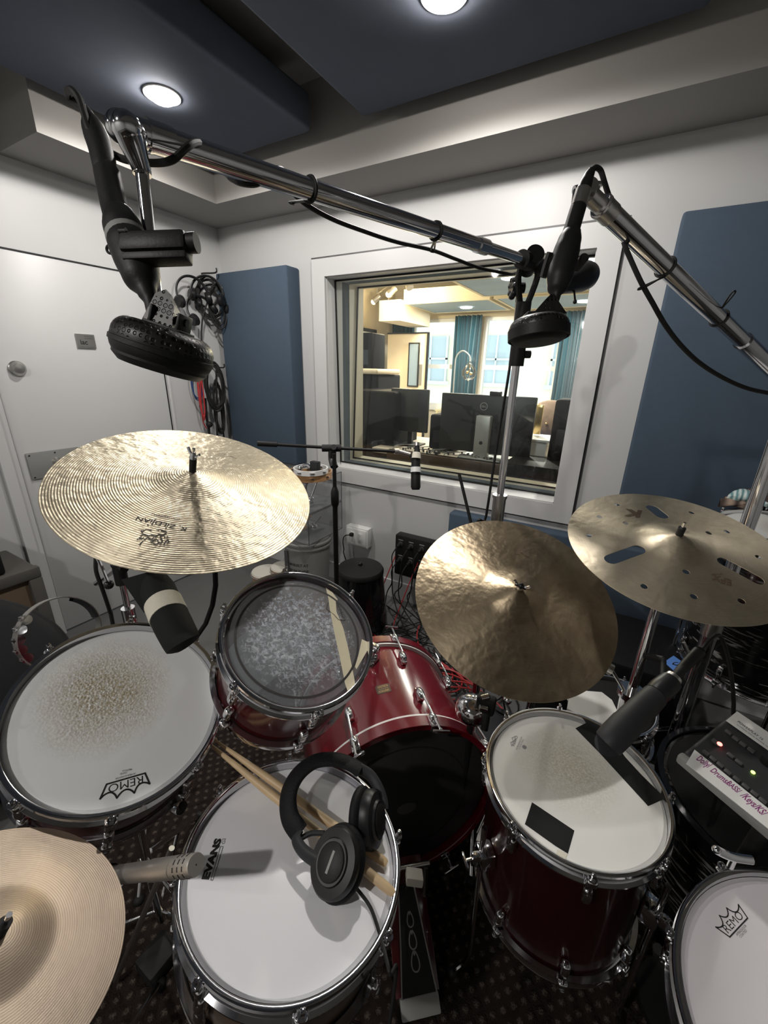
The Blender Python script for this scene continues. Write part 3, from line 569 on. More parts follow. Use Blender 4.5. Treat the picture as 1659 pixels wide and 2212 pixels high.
build('side_shelf', MB().bb((-.66, 3.1, 1.035), (-.44, 3.4, 1.05)).bb((-.64, 3.12, .905), (-.46, 3.38, 1.03)), 'white_plastic', label='small white shelf on the desk right of the large monitor', cat='shelf')
build('gold_stool', MB().bb((-2.22, 5.2, 0), (-2.20, 5.22, .98)).bb((-2.05, 5.2, 0), (-2.03, 5.22, .98)).bb((-2.23, 5.18, .98), (-2.02, 5.4, 1.0)), 'brass', label='thin gold framed side table under the far left window', cat='side table')
build('air_grille', MB().bb((-2.75, 4.9, 2.70), (-2.3, 5.1, 2.745)), 'nickel', label='slatted air grille in the control room ceiling', cat='vent')
# facade across the street
b = MB().bb((-16, 14.0, -6), (8, 14.4, 14)); fo = build('neighbour_building', b, 'facade', label='sunlit cream building across the street seen through the far windows', cat='building', smooth=False)
PMf = PM[fo.name]
for i in range(5):
    for j in range(3):
        x = -9.2+i*2.3; z = -1.2+j*2.3; f = MB().bb((x, 13.93, z), (x+1.25, 14.02, z+1.45)); w_ = build('window', f, 'facade_dark', fo, True, smooth=False)
        f = MB()
        for (x0, z0, x1, z1) in ((x, z, x+.06, z+1.45), (x+1.19, z, x+1.25, z+1.45), (x, z+.7, x+1.25, z+.76), (x+.6, z, x+.65, z+1.45), (x-.1, z-.12, x+1.35, z)): f.bb((x0, 13.88, z0), (x1, 13.94, z1))
        build('window_frame', f, 'white_plastic', w_, True, smooth=False)
w = bpy.data.worlds.new('sky'); S.world = w; w.use_nodes = True; bg = w.node_tree.nodes['Background']; bg.inputs[0].default_value = (.80, .92, 1.0, 1); bg.inputs[1].default_value = 1.5
S.view_settings.view_transform = 'Standard'; S.view_settings.look = 'None'; S.view_settings.gamma = 1; S.view_settings.exposure = 0.70; S.view_settings.use_curve_mapping = False
# ================================================================== DRUMS
def drum(name, lab, c, n, r, dep, shell, head, lugs, ph0=0., low_lugs=True, hoopm='chrome', ringr=None, x=None, cat='drum', dots=True, bot=True):
    M = frame(c, n, x); e = empty(name, M, lab, cat)
    sh = build('shell', MB().lathe([(r-.013, -.020), (r-.013, -dep+.012), (r-.019, -dep+.012), (r-.019, -.020)], None, 72, closed=True), shell, e)
    inner = build('shell_lining', MB().lathe([(r-.0195, -.021), (r-.0195, -dep+.013)], None, 72), 'wood_inside', e)
    hp = [(r-.0105, -.012), (r-.0095, -.0015), (r-.006, .0), (r-.0015, -.001), (r, -.004), (r-.003, -.009), (r-.004, -.024), (r+.002, -.027), (r+.002, -.030), (r-.009, -.030)]
    def hoop(z, s): return MB().lathe([(a, z+s*b) for a, b in hp], None, 96, closed=True)
    build('hoop', hoop(0, 1), hoopm, e)
    if bot: build('hoop', hoop(-dep, -1), hoopm, e)
    hd = MB().lathe([(.0001, -.0125), (r*.4, -.0125), (r*.8, -.0125), (r-.018, -.0125), (r-.0145, -.016), (r-.0105, -.020), (r-.0105, -.022), (.0001, -.0135)] if head != 'clear_head' else [(.0001, -.0125), (r*.5, -.0125), (r-.018, -.0125), (r-.0145, -.016), (r-.0105, -.020)], None, 96)
    h = build('head', hd, head, e)
    if bot: build('bottom_head', MB().lathe([(.0001, -dep+.012), (r-.0105, -dep+.014)], None, 64), 'clear_head' if head == 'clear_head' else 'coated_side', e)
    # lugs
    def lug(z, s):
        b = MB(); zz = z-s*.062
        b.box((r-.004, 0, zz), (.018, .017, .040), bev=.006, seg=3); b.sph((r-.001, 0, zz), .009, None, (1, 1, 1.9), 14, 8)
        return b
    def rod(z, s):
        b = MB(); b.cyl((r+.0045, 0, z+s*.006), (r+.0045, 0, z-s*.05), .0028, seg=10); b.box((r+.0045, 0, z+s*.003), (.0065, .0065, .013), bev=.001); b.cyl((r+.0045, 0, z-s*.006), (r+.0045, 0, z-s*.003), .0065, seg=14)
        b.box((r+.002, 0, z-s*.017), (.014, .020, .018), bev=.005, seg=3); return b
    base = []
    for z, s in ((0, 1),)+(((-dep, -1),) if low_lugs else ()):
        for k in range(lugs):
            a = ph0+2*PI*k/lugs
            if k == 0:
                l0 = build('lug', lug(z, s), 'chrome', e); r0 = build('tension_rod', rod(z, s), 'chrome', l0); l0.rotation_euler.z = a
            else:
                l1 = l0.copy(); COL.objects.link(l1); l1.rotation_euler.z = a; r1 = r0.copy(); COL.objects.link(r1); r1.parent = l1
    return e, M, h
def ang(M, px, py, z=0): p = on(M, px, py, z); return math.atan2(p.y, p.x)
# left floor tom with worn head
C_L = V((-.735, .284, .895))
eL, ML, hL = drum('floor_tom', 'dark red floor tom at left with a worn coated head and upside down crown logo', C_L, (.489, -.038, .872), .185, .19, 'dark_red_stain', 'coated_worn', 8, 0)
for l in [o for o in eL.children if o.name.startswith('lug')]: l.rotation_euler.z += ang(ML, 240, 1790)
def crown(M, hd, tl, tr, bl, br, mids, txa, txb, w=.0026, small=None, h=None):
    z = -.0123; P = lambda p: tuple(on(M, p[0], p[1], z)[:2]); b = MB()
    pts = []
    seq = [bl]+mids+[br]
    for i in range(len(seq)-1):
        a, c = V(P(seq[i])), V(P(seq[i+1])); t_ = (V(P(tl))+V(P(tr)))/2; md = (a+c)/2; pd = V((-(c-a).y, (c-a).x)).normalized(); pd = pd if pd.dot(t_-md) > 0 else -pd; d = pd*((c-a).length*.36)
        for k in range(9):
            t = k/8; q = a*(1-t)+c*t+d*math.sin(PI*t)**.8; pts.append((q.x, q.y))
    b.ribbon(pts, w, z, None); b.ribbon([P(bl), P(tl), P(tr), P(br)], w, z, None)
    text(b, 'REMO', P(txa), P(txb), z=z, bold=0, h=h)
    if small:
        for s_, a, c in small: text(b, s_, P(a), P(c), z=z, h=.0028)
    return build('crown_logo', b, 'ink', hd, smooth=False)
S3 = lambda x, y: (x/2.963, 1300+y/2.963)
crown(ML, hL, S3(682, 1168), S3(928, 1097), S3(640, 1262), S3(958, 1165), [S3(748, 1256), S3(860, 1224)], S3(915, 1112), S3(694, 1174), h=.0125,
      small=[('AMBASSADOR', S3(868, 1092), S3(738, 1128)), ('COATED', S3(815, 1086), S3(768, 1097)), ('MADE IN U.S.A.', S3(845, 1066), S3(782, 1078))])
# clear rack tom
eT, MT, hT = drum('rack_tom', 'dark red rack tom with a scratched clear head and strips of masking tape', (-.498, .533, .997), (.459, -.13, .879), .160, .20, 'dark_red_stain', 'clear_head', 6, 0)
for l in [o for o in eT.children if o.name.startswith('lug')]: l.rotation_euler.z += ang(MT, 505, 1480)
S4 = lambda x, y: (420+x/3.456, 1200+y/3.456)
def strip(M, hd, pts, m, name='tape_strip', z=-.0124, h=.0004):
    return build(name, MB().prism([tuple(on(M, x, y, z)[:2]) for x, y in pts], z, z+h), m, hd, smooth=False)
b = MB(); cc = [tuple(on(MT, *S4(x, y), -.0125)[:2]) for x, y in ((300, 600), (760, 232), (1222, 640), (800, 1068))]
ccx = sum(p[0] for p in cc)/4; ccy = sum(p[1] for p in cc)/4; rr = sum(math.hypot(p[0]-ccx, p[1]-ccy) for p in cc)/4
b.lathe([(rr-.0022, -.0121), (rr+.0022, -.0121), (rr+.0022, -.0118), (rr-.0022, -.0118)], None, 90, closed=True); build('glue_ring', b, 'ink', hT, smooth=False)
strip(MT, hT, [S4(*p) for p in ((980, 240), (1030, 275), (1070, 330), (1055, 345), (1060, 420), (1110, 540), (1150, 700), (1200, 955), (1150, 1028), (1125, 960), (1085, 760), (1045, 580), (1010, 400), (1000, 320))], 'masking_tape')
strip(MT, hT, [S4(*p) for p in ((1250, 625), (1300, 650), (1290, 710), (1210, 850), (1198, 830), (1225, 740))], 'masking_tape')
b = MB(); P = lambda x, y: tuple(on(MT, *S4(x, y), -.0123)[:2])
b.ribbon([P(1000, 350), P(985, 400), P(1040, 440), P(1075, 480), P(1125, 485), P(1095, 430), P(1085, 400), P(1060, 350)], .0018, -.0123); text(b, 'REMO', P(1050, 362), P(1105, 470), z=-.0123, h=.009); build('crown_logo', b, 'ink', hT, smooth=False)
# snare/tom in front with Evans head
eE, ME, hE = drum('snare_drum', 'brown snare drum at bottom centre with a clean white coated head under the headphones', (-.351, .33, .73), (.103, .082, .991), .185, .15, 'ply_brown', 'coated_new', 8, 0)
for l in [o for o in eE.children if o.name.startswith('lug')]: l.rotation_euler.z += ang(ME, 408, 2147)
S5 = lambda x, y: (340+x/2.9625, 1560+y/2.9625)
b = MB(); P = lambda x, y: tuple(on(ME, *S5(x, y), -.0123)[:2])
text(b, 'EVANS', P(326, 1008), P(410, 745), z=-.0122, bold=.065, h=(V(P(280, 1005))-V(P(326, 1008))).length*1.0); text(b, 'G2', P(432, 778), P(437, 742), z=-.0122)
b.ribbon([P(341, 1010), P(403, 797), P(420, 797), P(355, 1012), P(341, 1010)], .0007, -.0122); build('lettering', b, 'ink', hE, smooth=False)
# right floor tom
eF, MF, hF = drum('floor_tom', 'nearly black wine floor tom on the right with black tape on its used white head', (.047, .769, .694), (-.014, -.042, .999), .185, .385, 'wine_stain', 'coated_used', 8, 0)
for l in [o for o in eF.children if o.name.startswith('lug')]: l.rotation_euler.z += ang(MF, 1285, 1910)
S6 = lambda x, y: (960+x/3.022, 1480+y/3.022)
strip(MF, hF, [S6(*p) for p in ((855, 282), (950, 235), (1120, 385), (1180, 470), (1290, 590), (1443, 740), (1330, 790), (1010, 440))], 'black_tape')
strip(MF, hF, [S6(*p) for p in ((572, 765), (848, 950), (806, 1100), (725, 1050), (525, 908))], 'black_tape')
b = MB(); P = lambda x, y: tuple(on(MF, *S6(x, y), -.0123)[:2])
text(b, 'REMO', P(455, 400), P(480, 335), z=-.0122, h=.006, bold=.03); text(b, 'AMBASSADOR', P(475, 425), P(510, 340), z=-.0122, h=.004); text(b, 'COATED', P(490, 420), P(520, 355), z=-.0122, h=.003); b.ribbon([P(440, 400), P(432, 375), P(450, 365), P(440, 345), P(462, 335)], .0012, -.0122)
b.cyl((*P(522, 404), -.0122), (*P(522, 404), -.0119), .005, seg=14); build('maker_marks', b, 'grey_ink', hF, smooth=False)
strip(MF, hF, [S6(*p) for p in ((735, 1072), (805, 1100), (790, 1140), (728, 1118))], 'off_white_tape', 'paper_tag')
for k in range(3):
    a = ang(MF, 1040, 1790, -.1)+k*2*PI/3; rl_ = .185+.006; x, y = rl_*math.cos(a), rl_*math.sin(a); rt = Matrix.Rotation(a, 4, 'Z')
    b = MB().cyl((rl_+.008, 0, -.10), (rl_+.008, 0, -.60), .006, seg=12, M=rt).tube([(rl_+.008, 0, -.60), (rl_+.02, 0, -.64), (rl_+.05, 0, -.672)], .006, M=rt)
    lg = build('leg', b, 'chrome', eF); b = MB().box((rl_-.002, 0, -.20), (.035, .04, .05), rt, bev=.006).box((rl_+.02, 0, -.20), (.02, .016, .03), rt, bev=.004).tube([(rl_+.028, 0, -.2), (rl_+.045, .0, -.2)], .004, M=rt, sm=1).box((rl_+.046, 0, -.2), (.006, .035, .012), rt, bev=.003)
    build('leg_bracket', b, 'chrome', eF); build('rubber_foot', MB().sph((rl_+.05, 0, -.676), .013, rt), 'black_rubber', lg)
# bottom right drum
eS, MS, hS = drum('snare_drum', 'drum cut off at the bottom right corner with a plain white crown logo head', (.402, .55, .692), (-.16, -.341, .926), .185, .17, 'black_oyster', 'coated_side', 8, 0)
for l in [o for o in eS.children if o.name.startswith('lug')]: l.rotation_euler.z += ang(MS, 1444, 2010)
S7 = lambda x, y: (1380+x/5.12, 1780+y/5.12)
crown(MS, hS, S7(1005, 1250), S7(1203, 1040), S7(850, 1140), S7(1100, 890), [S7(890, 1012), S7(970, 928)], S7(990, 1212), S7(1165, 1030), w=.0016, h=.0095, small=[('AMBASSADOR', S7(1090, 1240), S7(1195, 1130)), ('COATED', S7(1130, 1262), S7(1200, 1185))])
# ------------------------------------------------------------------ bass drum
MBs = frame((-.344, .763, .311), (.701, -.712, .041), x=(0, 0, 1)); eB = empty('bass_drum', MBs, 'red bass drum with a black batter head and chrome claw hooks', 'bass drum')
rB = .29
build('shell', MB().lathe([(rB-.016, -.03), (rB-.016, -.405), (rB-.023, -.405), (rB-.023, -.03)], None, 96, closed=True), 'red_stain', eB)
for z in (0, -.395): build('wood_hoop', MB().lathe([(rB, z-.001), (rB-.001, z), (rB-.016, z), (rB-.018, z-.002), (rB-.018, z-.036), (rB-.016, z-.038), (rB-.001, z-.038), (rB, z-.037)], None, 112, closed=True), 'red_stain', eB)
for z in (-.041, -.392): build('flesh_hoop', MB().lathe([(rB-.004, z), (rB-.004, z-.006), (rB-.017, z-.006), (rB-.017, z)] if z > -.1 else [(rB-.004, z), (rB-.004, z+.006), (rB-.017, z+.006), (rB-.017, z)], None, 112, closed=True), 'white_plastic', eB)
hb = build('batter_head', MB().lathe([(.0001, -.016), (rB-.03, -.016), (rB-.020, -.022)], None, 96), 'batter_black', eB)
build('dot_ring', MB().lathe([(.198, -.0156), (.203, -.0156), (.203, -.0150), (.198, -.0150)], None, 96, closed=True), 'ink', hb)
build('felt_patch', MB().prism([(-.03+.022*math.cos(t*PI/12), -.01+.03*math.sin(t*PI/12)) for t in range(24)], -.0158, -.0148), 'dark_grey', hb)
build('front_head', MB().lathe([(.0001, -.415), (rB-.020, -.41)], None, 96), 'black_satin', eB)
a0 = ang(MBs, 943, 1558)
for k in range(8):
    a = a0+k*PI/4; rt = Matrix.Rotation(a, 4, 'Z')
    for z, s in ((0, 1), (-.433, -1)):
        b = MB().box((rB+.001, 0, z-s*.014), (.008, .026, .044), rt, bev=.003).box((rB-.008, 0, z+s*.004), (.018, .024, .006), rt, bev=.002).sph((rB+.006, 0, z-s*.02), .011, rt, (1, 1.1, 1.8))
        ck = build('claw_hook', b, 'chrome', eB)
        b = MB().cyl((rB+.014, 0, z+s*.030), (rB+.010, 0, z-s*.115), .0035, seg=10, M=rt)
        b.turn((rB+.014, 0, z+s*.030), (rB+.0145, 0, z+s*.036), [(0, .001), (0, .006), (.5, .006), (1, .004)], M=rt); b.box((rB+.014, 0, z+s*.036), (.010, .052, .006), rt, bev=.0028, seg=3)
        build('tension_handle', b, 'chrome', ck)
        b = MB().sph((rB+.000, 0, z-s*.125), .013, rt, (1, 1, 2.0)).box((rB-.008, 0, z-s*.13), (.016, .02, .05), rt, bev=.005)
        build('lug', b, 'chrome', eB)
# badge on shell top
BG = [on(MBs, 0, 0, 0)]
def shell_pt(px, py, r_):   # ray hit on the cylinder of radius r_ in drum frame
    Mi = MBs.inverted(); o = Mi @ CP; d = Mi.to_3x3() @ ray(px, py); A = d.x**2+d.y**2; Bq = 2*(o.x*d.x+o.y*d.y); Cq = o.x**2+o.y**2-r_*r_; t = (-Bq-math.sqrt(Bq*Bq-4*A*Cq))/(2*A); return o+d*t
bc = shell_pt(828, 1488, rB-.016); th = math.atan2(bc.y, bc.x)
BM = frame((( rB-.0165)*math.cos(th), (rB-.0165)*math.sin(th), bc.z), (math.cos(th), math.sin(th), 0), x=(math.sin(th), -math.cos(th), 0))
def cyl_z(x, y): return math.sqrt(max(0, (rB-.0158)**2-x*x))-(rB-.0165)
b = MB(); hw, hh, ct = .023, .019, .007; poly = []
for (cx_, cy_, s0) in ((hw-ct, hh-ct, 0), (-hw+ct, hh-ct, 90), (-hw+ct, -hh+ct, 180), (hw-ct, -hh+ct, 270)):
    for k in range(4): poly.append((cx_+ct*math.cos(R(s0+30*k)), cy_+ct*math.sin(R(s0+30*k))))
n_ = len(poly); vs = [(0, 0, cyl_z(0, 0)+.0006)]+[(x, y, cyl_z(x, y)+.0006) for x, y in poly]+[(x, y, cyl_z(x, y)-.002) for x, y in poly]
b.add(vs, [(0, 1+i, 1+(i+1) % n_) for i in range(n_)]+[(1+i, 1+n_+i, 1+n_+(i+1) % n_, 1+(i+1) % n_) for i in range(n_)], BM); bd = build('badge', b, 'ply_brown', eB)
b = MB(); poly2 = [(x*.93, y*.92) for x, y in poly]; b.add([(0, 0, cyl_z(0, 0)+.0009)]+[(x, y, cyl_z(x, y)+.0009) for x, y in poly2], [(0, 1+i, 1+(i+1) % n_) for i in range(n_)], BM); build('badge_field', b, 'ply_brown', bd)
b = MB()
text(b, 'GRETSCH', (-.017, .006), (.017, .006), h=.008, bold=.01, hfun=lambda x, y: cyl_z(x, y)+.0008, M=BM); text(b, 'GRETSCH', (.017, -.006), (-.017, -.006), h=.008, bold=.01, hfun=lambda x, y: cyl_z(x, y)+.0008, M=BM); text(b, 'THAT GREAT SOUND', (-.016, -.0015), (.016, -.0015), h=.003, hfun=lambda x, y: cyl_z(x, y)+.0008, M=BM)
build('badge_lettering', b, 'gold_badge', bd, smooth=False)
b = MB().tube([(-.1-.05, -.25, -.33), (-.30, -.42, -.36)], .007, sm=1).tube([(-.15, .25, -.33), (-.30, .42, -.36)], .007, sm=1); build('spur', b, 'chrome', eB)
# ================================================================== CYMBALS
def hprof(r, Rr, br, bh, wh):
    t = r/(br*1.45); z = wh*(1-(r/Rr)**1.5)
    if t < 1: z += bh*(1-t*t)**1.55
    return z
def cymbal(name, lab, c, n, Rr, br, bh, wh, m, seg=180, cat='cymbal'):
    M = frame(c, n); e = empty(name, M, lab, cat)
    rs = [.006]+[br*k/9 for k in range(1, 9)]+[br*.95, br*.99, br, br*1.03]+[br+(Rr-br)*k/26 for k in range(2, 27)]
    up = [(r, hprof(r, Rr, br, bh, wh)) for r in rs]; lo = [(r, z-.0013) for r, z in up][::-1]
    b = MB().lathe(up+lo, None, seg, closed=True); body = build('bronze_plate', b, m, e, ang=60); return e, M, body
TOPS = {}
# K Constantinople style ride
eA, MA, bA = cymbal('ride_cymbal', 'large light lathed ride cymbal at left with black printed lettering and a wing nut', (-.854, .572, 1.24), (.365, -.075, .928), .279, .062, .018, .030, 'cymbal_lathed')
hA = lambda x, y: hprof(math.hypot(x, y), .279, .062, .018, .030)
P = lambda x, y, z=.018: tuple(on(MA, x, y, z)[:2])
b = MB(); text(b, 'K. ZiLDJiAN', P(404, 1139), P(297, 1115), z=.0006, h=.0105, hfun=hA, bold=.012); text(b, 'CONSTANTINOPLE', P(389, 1122), P(328, 1109), z=.0006, h=.0058, hfun=hA, bold=.012)
def squig(pts, w): 
    q = [P(*p) for p in pts]
    for a, c in zip(q[:-1], q[1:]):
        a, c = V(a), V(c); k = hA(*((a+c)/2)); b.ribbon([tuple(a), tuple(c)], w, k+.0005)
S8 = lambda x, y: (x/3.318, 1080+y/3.318)
for pl in ([(995, 298), (1030, 265), (1060, 250), (1085, 270), (1100, 250)], [(1085, 285), (1100, 270), (1125, 262), (1140, 285), (1115, 298), (1100, 292)], [(1145, 298), (1165, 275), (1150, 245), (1175, 235), (1195, 222)], [(1175, 298), (1190, 275), (1205, 268), (1212, 280), (1195, 290)],
           [(1005, 240), (1030, 228), (1060, 240), (1090, 236), (1115, 248), (1140, 232), (1165, 240), (1190, 228)], [(1010, 215), (1045, 200), (1085, 205)], [(1120, 205), (1150, 202), (1165, 212), (1190, 215)], [(1000, 262), (1030, 250)], [(1150, 262), (1165, 275)]): squig([S8(*p) for p in pl], .0018)
for p in ((985, 258), (1000, 252), (1040, 232), (1060, 170), (1090, 168), (1190, 195), (1162, 208), (1180, 250), (1200, 250), (1015, 208), (1120, 240), (1020, 222)):
    x, y = P(*S8(*p)); k = hA(x, y); b.cyl((x, y, k+.0004), (x, y, k+.0008), .0016, seg=8)
build('printed_lettering', b, 'ink', bA, smooth=False)
b = MB(); text(b, '22"/56cm RIDE', P(513, 990), P(484, 980), z=.0006, h=.004, hfun=hA, italic=.3)
build('size_lettering', b, 'ink', bA, smooth=False)
# middle ride
eR, MR, bR = cymbal('ride_cymbal', 'brown gold ride cymbal in the centre tilted over the floor tom', (-.161, .958, .973), (.279, -.406, .87), .254, .055, .022, .022, 'cymbal_patina')
hR = lambda x, y: hprof(math.hypot(x, y), .254, .055, .022, .022)
P = lambda x, y, z=.014: tuple(on(MR, x, y, z)[:2])
b = MB(); text(b, 'K', P(1114, 1195), P(1152, 1203), z=.0006, h=.030, hfun=hR, bold=.06, italic=.3); build('faded_logo', b, 'sepia_ink', bR, smooth=False)
# EFX with slots
eX, MX, bX = cymbal('effects_cymbal', 'thin tan effects cymbal at right with long slots and round holes', (.151, 1.096, 1.138), (.083, -.269, .96), .2286, .055, .020, .018, 'cymbal_raw', seg=120)
hX = lambda x, y: hprof(math.hypot(x, y), .2286, .055, .020, .018)
P = lambda x, y, z=.010: V(on(MX, x, y, z)[:2])
cut = MB()
def slot(a, c, w):
    a, c = P(*a), P(*c); d = (c-a).normalized(); nn = V((-d.y, d.x)); poly = []; a2, c2 = a+d*w/2, c-d*w/2; a0_ = math.atan2(nn.y, nn.x)
    for k in range(9): t = a0_+PI*k/8; poly.append((a2.x+w/2*math.cos(t), a2.y+w/2*math.sin(t)))
    for k in range(9): t = a0_+PI+PI*k/8; poly.append((c2.x+w/2*math.cos(t), c2.y+w/2*math.sin(t)))
    cut.prism(poly, -.02, .06)
slot((1310, 1209), (1389, 1186), .030); slot((1402, 1089), (1437, 1122), .030); slot((1548, 1209), (1653, 1258), .028)
for p in ((1334, 1087), (1296, 1114), (1274, 1153), (1351, 1131), (1393, 1263), (1500, 1286), (1604, 1295), (1481, 1237), (1495, 1105), (1530, 1153), (1571, 1147), (1640, 1201)):
    q = P(*p); cut.prism([(q.x+.0068*math.cos(k*PI/9), q.y+.0068*math.sin(k*PI/9)) for k in range(18)], -.02, .06)
co = build('cutter', cut, 'ink', smooth=False); 
mod = bX.modifiers.new('b', 'BOOLEAN'); mod.operation = 'DIFFERENCE'; mod.solver = 'EXACT'; mod.object = co
L0 = co.location.copy(); co.matrix_world = MX @ TR(*L0); bpy.context.view_layer.update()
dg = bpy.context.evaluated_depsgraph_get(); nm = bpy.data.meshes.new_from_object(bX.evaluated_get(dg)); bX.modifiers.clear(); bX.data = nm; bpy.data.objects.remove(co)
b = MB(); text(b, 'K', P(1388, 1104), P(1344, 1098), z=.0006, h=.036, hfun=hX, bold=.05, italic=.3); text(b, 'EFX', P(1580, 1254), P(1537, 1241), z=.0006, h=.019, hfun=hX, bold=.02); text(b, '18"/45cm', P(1558, 1240), P(1534, 1243), z=.0006, h=.004, hfun=hX); build('printed_logo', b, 'sepia_ink', bX, smooth=False)
# corner cymbal
eH, MH, bH = cymbal('crash_cymbal', 'tan cymbal cut off at the bottom left corner of the photo', (-.553, .014, CAMZ-.687), (.321, .414, .851), .152, .046, .016, .012, 'cymbal_traditional')
build('bronze_plate', MB().lathe([(.006, -.03), (.045, -.026), (.148, -.006), (.152, -.005), (.148, -.0075), (.045, -.028), (.006, -.0315)], None, 120, closed=True), 'cymbal_traditional', eH)
# ------------------------------------------------------------------ stands
def cyl_at(b, p, q, r, s=16): return b.cyl(p, q, r, seg=s)
def tripod(e, x, y, zj, spread, ang0, m='chrome', r=.009, zk=.16):
    for k in range(3):
        a = ang0+k*2*PI/3; f = V((x+spread*math.cos(a), y+spread*math.sin(a), .015)); t = V((x+.02*math.cos(a), y+.02*math.sin(a), zj))
        lg = build('leg', MB().tube([t, f+V((0, 0, .004))], r*.8, seg=10, sm=1).tube([t.lerp(f, .5), V((x, y, zk*.55))], r*.5, seg=8, sm=1), m, e, True)
        build('rubber_foot', MB().sph((f.x, f.y, f.z), .016, None, (1, 1, .9)), 'black_rubber', lg, True)
def stand(name, lab, x, y, ztop, m='chrome', ang0=.3, spread=.28, r=.0125, joints=(.55,), group=None, zj=.34):
    e = empty(name, (x, y, 0), lab, 'stand', group)
    b = MB(); z0 = .06; segs = list(joints)+[ztop]; rr = r
    for i, z in enumerate(segs): b.cyl((x, y, z0), (x, y, z), rr, seg=20); z0 = z-.02; rr *= .82
    build('pole', b, m, e, True)
    for i, z in enumerate(joints):
        b = MB().cyl((x, y, z-.03), (x, y, z+.015), r*1.45, seg=24).cyl((x, y, z-.005), (x+.045, y-.012, z-.005), .005, seg=10).box((x+.05, y-.014, z-.005), (.008, .014, .034), bev=.003)
        build('height_clamp', b, m, e, True)
    tripod(e, x, y, zj, spread, ang0, m); build('leg_collar', MB().cyl((x, y, zj-.02), (x, y, zj+.03), r*1.6, seg=20), m, e, True)
    return e
def holder(e, M, hfun, top, sleeve=True, felt='black_rubber', wing=True, r=.0035):
    z = hfun(0.007, 0); b = MB().cyl((0, 0, -.07), (0, 0, z+top), r, seg=12, M=M); b.turn((0, 0, -.07), (0, 0, -.012), [(0, .008), (.6, .008), (.7, .014), (1, .016)], M=M); t = build('tilter', b, 'chrome', e, True)
    if sleeve: build('rubber_sleeve', MB().cyl((0, 0, z), (0, 0, z+top*.58), .0078, seg=20, M=M), felt, t, True)
    if wing:
        zz = z+top*.66; b = MB().turn((0, 0, zz-.004), (0, 0, zz+.010), [(0, .009), (.5, .007), (1, .005)], M=M)
        for s in (-1, 1): b.tube([(s*.005, 0, zz+.002), (s*.013, 0, zz+.007), (s*.019, 0, zz+.015)], .0035, flat=.7, M=M)
        build('wing_nut', b, 'chrome', t, True)
# stand for ride A : pole behind floor tom with short boom arm
pA = W(271, 1290, 1.18); sA = stand('cymbal_stand', 'chrome cymbal boom stand behind the left floor tom', pA.x, pA.y, pA.z+.10, joints=(.62, pA.z-.05), ang0=1.2)
holder(sA, MA, hA, .060)
cA = MA @ V((0, 0, -.07)); tp = V((pA.x, pA.y, pA.z+.10)); dr_ = (cA-tp).normalized()
build('boom_arm', MB().cyl(tp-dr_*.13, cA, .008, seg=14), 'chrome', sA, True)
build('tilter_block', MB().cyl(tp-V((0, 0, .055)), tp+V((0, 0, .01)), .017, seg=20).cyl(tp-V((.02, 0, 0)), tp+V((.03, 0, 0)), .012), 'black_plastic', sA, True)
q0, q1 = W(214, 1212, 1.05), W(235, 1263, 1.05); tl_ = build('tilt_lever', MB().tube([q0+V((-.02, 0, .03)), q0, q1], .0045, sm=1), 'chrome', sA, True); build('lever_ball', MB().sph(q1, .012), 'black_gloss', tl_, True)
cb = build('cymbal_cable', MB().tube([W(207, 1205, 1.12), W(208, 1235, 1.12), W(222, 1275, 1.14), W(237, 1320, 1.18), W(244, 1350, 1.2), V((-1.15, .45, .4)), V((-1.2, .5, .02)), V((-1.4, .9, .012))], .0055, sm=6), 'black_rubber', label='black cable hanging down under the large left cymbal', cat='cable')
sR = stand('cymbal_stand', 'chrome cymbal stand hidden under the centre brown cymbal', -.10, 1.22, .80, joints=(.5,), ang0=.2, spread=.24)
holder(sR, MR, hR, .012, sleeve=False, r=.004); cR = MR @ V((0, 0, -.07)); build('boom_arm', MB().cyl((-.10, 1.22, .80), cR, .008, seg=14), 'chrome', sR, True)
b = MB().sph((0, 0, hR(0.007, 0)+.012), .008, MR).box((0, 0, hR(.007, 0)+.010), (.03, .008, .008), MR, bev=.003); build('wing_nut', b, 'black_gloss', sR, True)
sX = stand('cymbal_stand', 'straight chrome cymbal stand under the slotted cymbal with a round collar', .151, 1.096, 1.06, joints=(.70,), ang0=.9, r=.0145, spread=.22)
holder(sX, MX, hX, .034, wing=False, r=.003)
build('large_collar', MB().cyl((.151, 1.096, .70), (.151, 1.096, .718), .034, seg=32).cyl((.151, 1.096, .62), (.151, 1.096, .70), .020, .026, seg=24), 'chrome', sX, True)
k_ = W(1322, 1448, 1.0); build('drum_key_screw', MB().cyl((.135, 1.09, .71), k_, .004, seg=10).cyl(k_, k_+V((-.012, 0, .004)), .014, seg=20), 'satin_chrome', sX, True)
# hi hat style stand for corner cymbal
sH = stand('cymbal_stand', 'chrome stand leaning under the cut off cymbal at the bottom left', -.56, .00, .70, joints=(.45,), ang0=2.3, spread=.3)
holder(sH, MH, lambda x, y: hprof(math.hypot(x, y), .152, .046, .016, .012), .03, wing=False); build('boom_arm', MB().cyl((-.56, .00, .70), MH @ V((0, 0, -.07)), .008, seg=14), 'chrome', sH, True)
b = MB().cyl(atz(371, 1832, .42), atz(250, 2118, .03), .0068, seg=14); f_ = atz(246, 2128, .02)
rodo = build('stand_leg', b, 'satin_chrome', label='long thin shiny chrome stand leg slanting to the carpet left of the white headed drum', cat='stand leg')
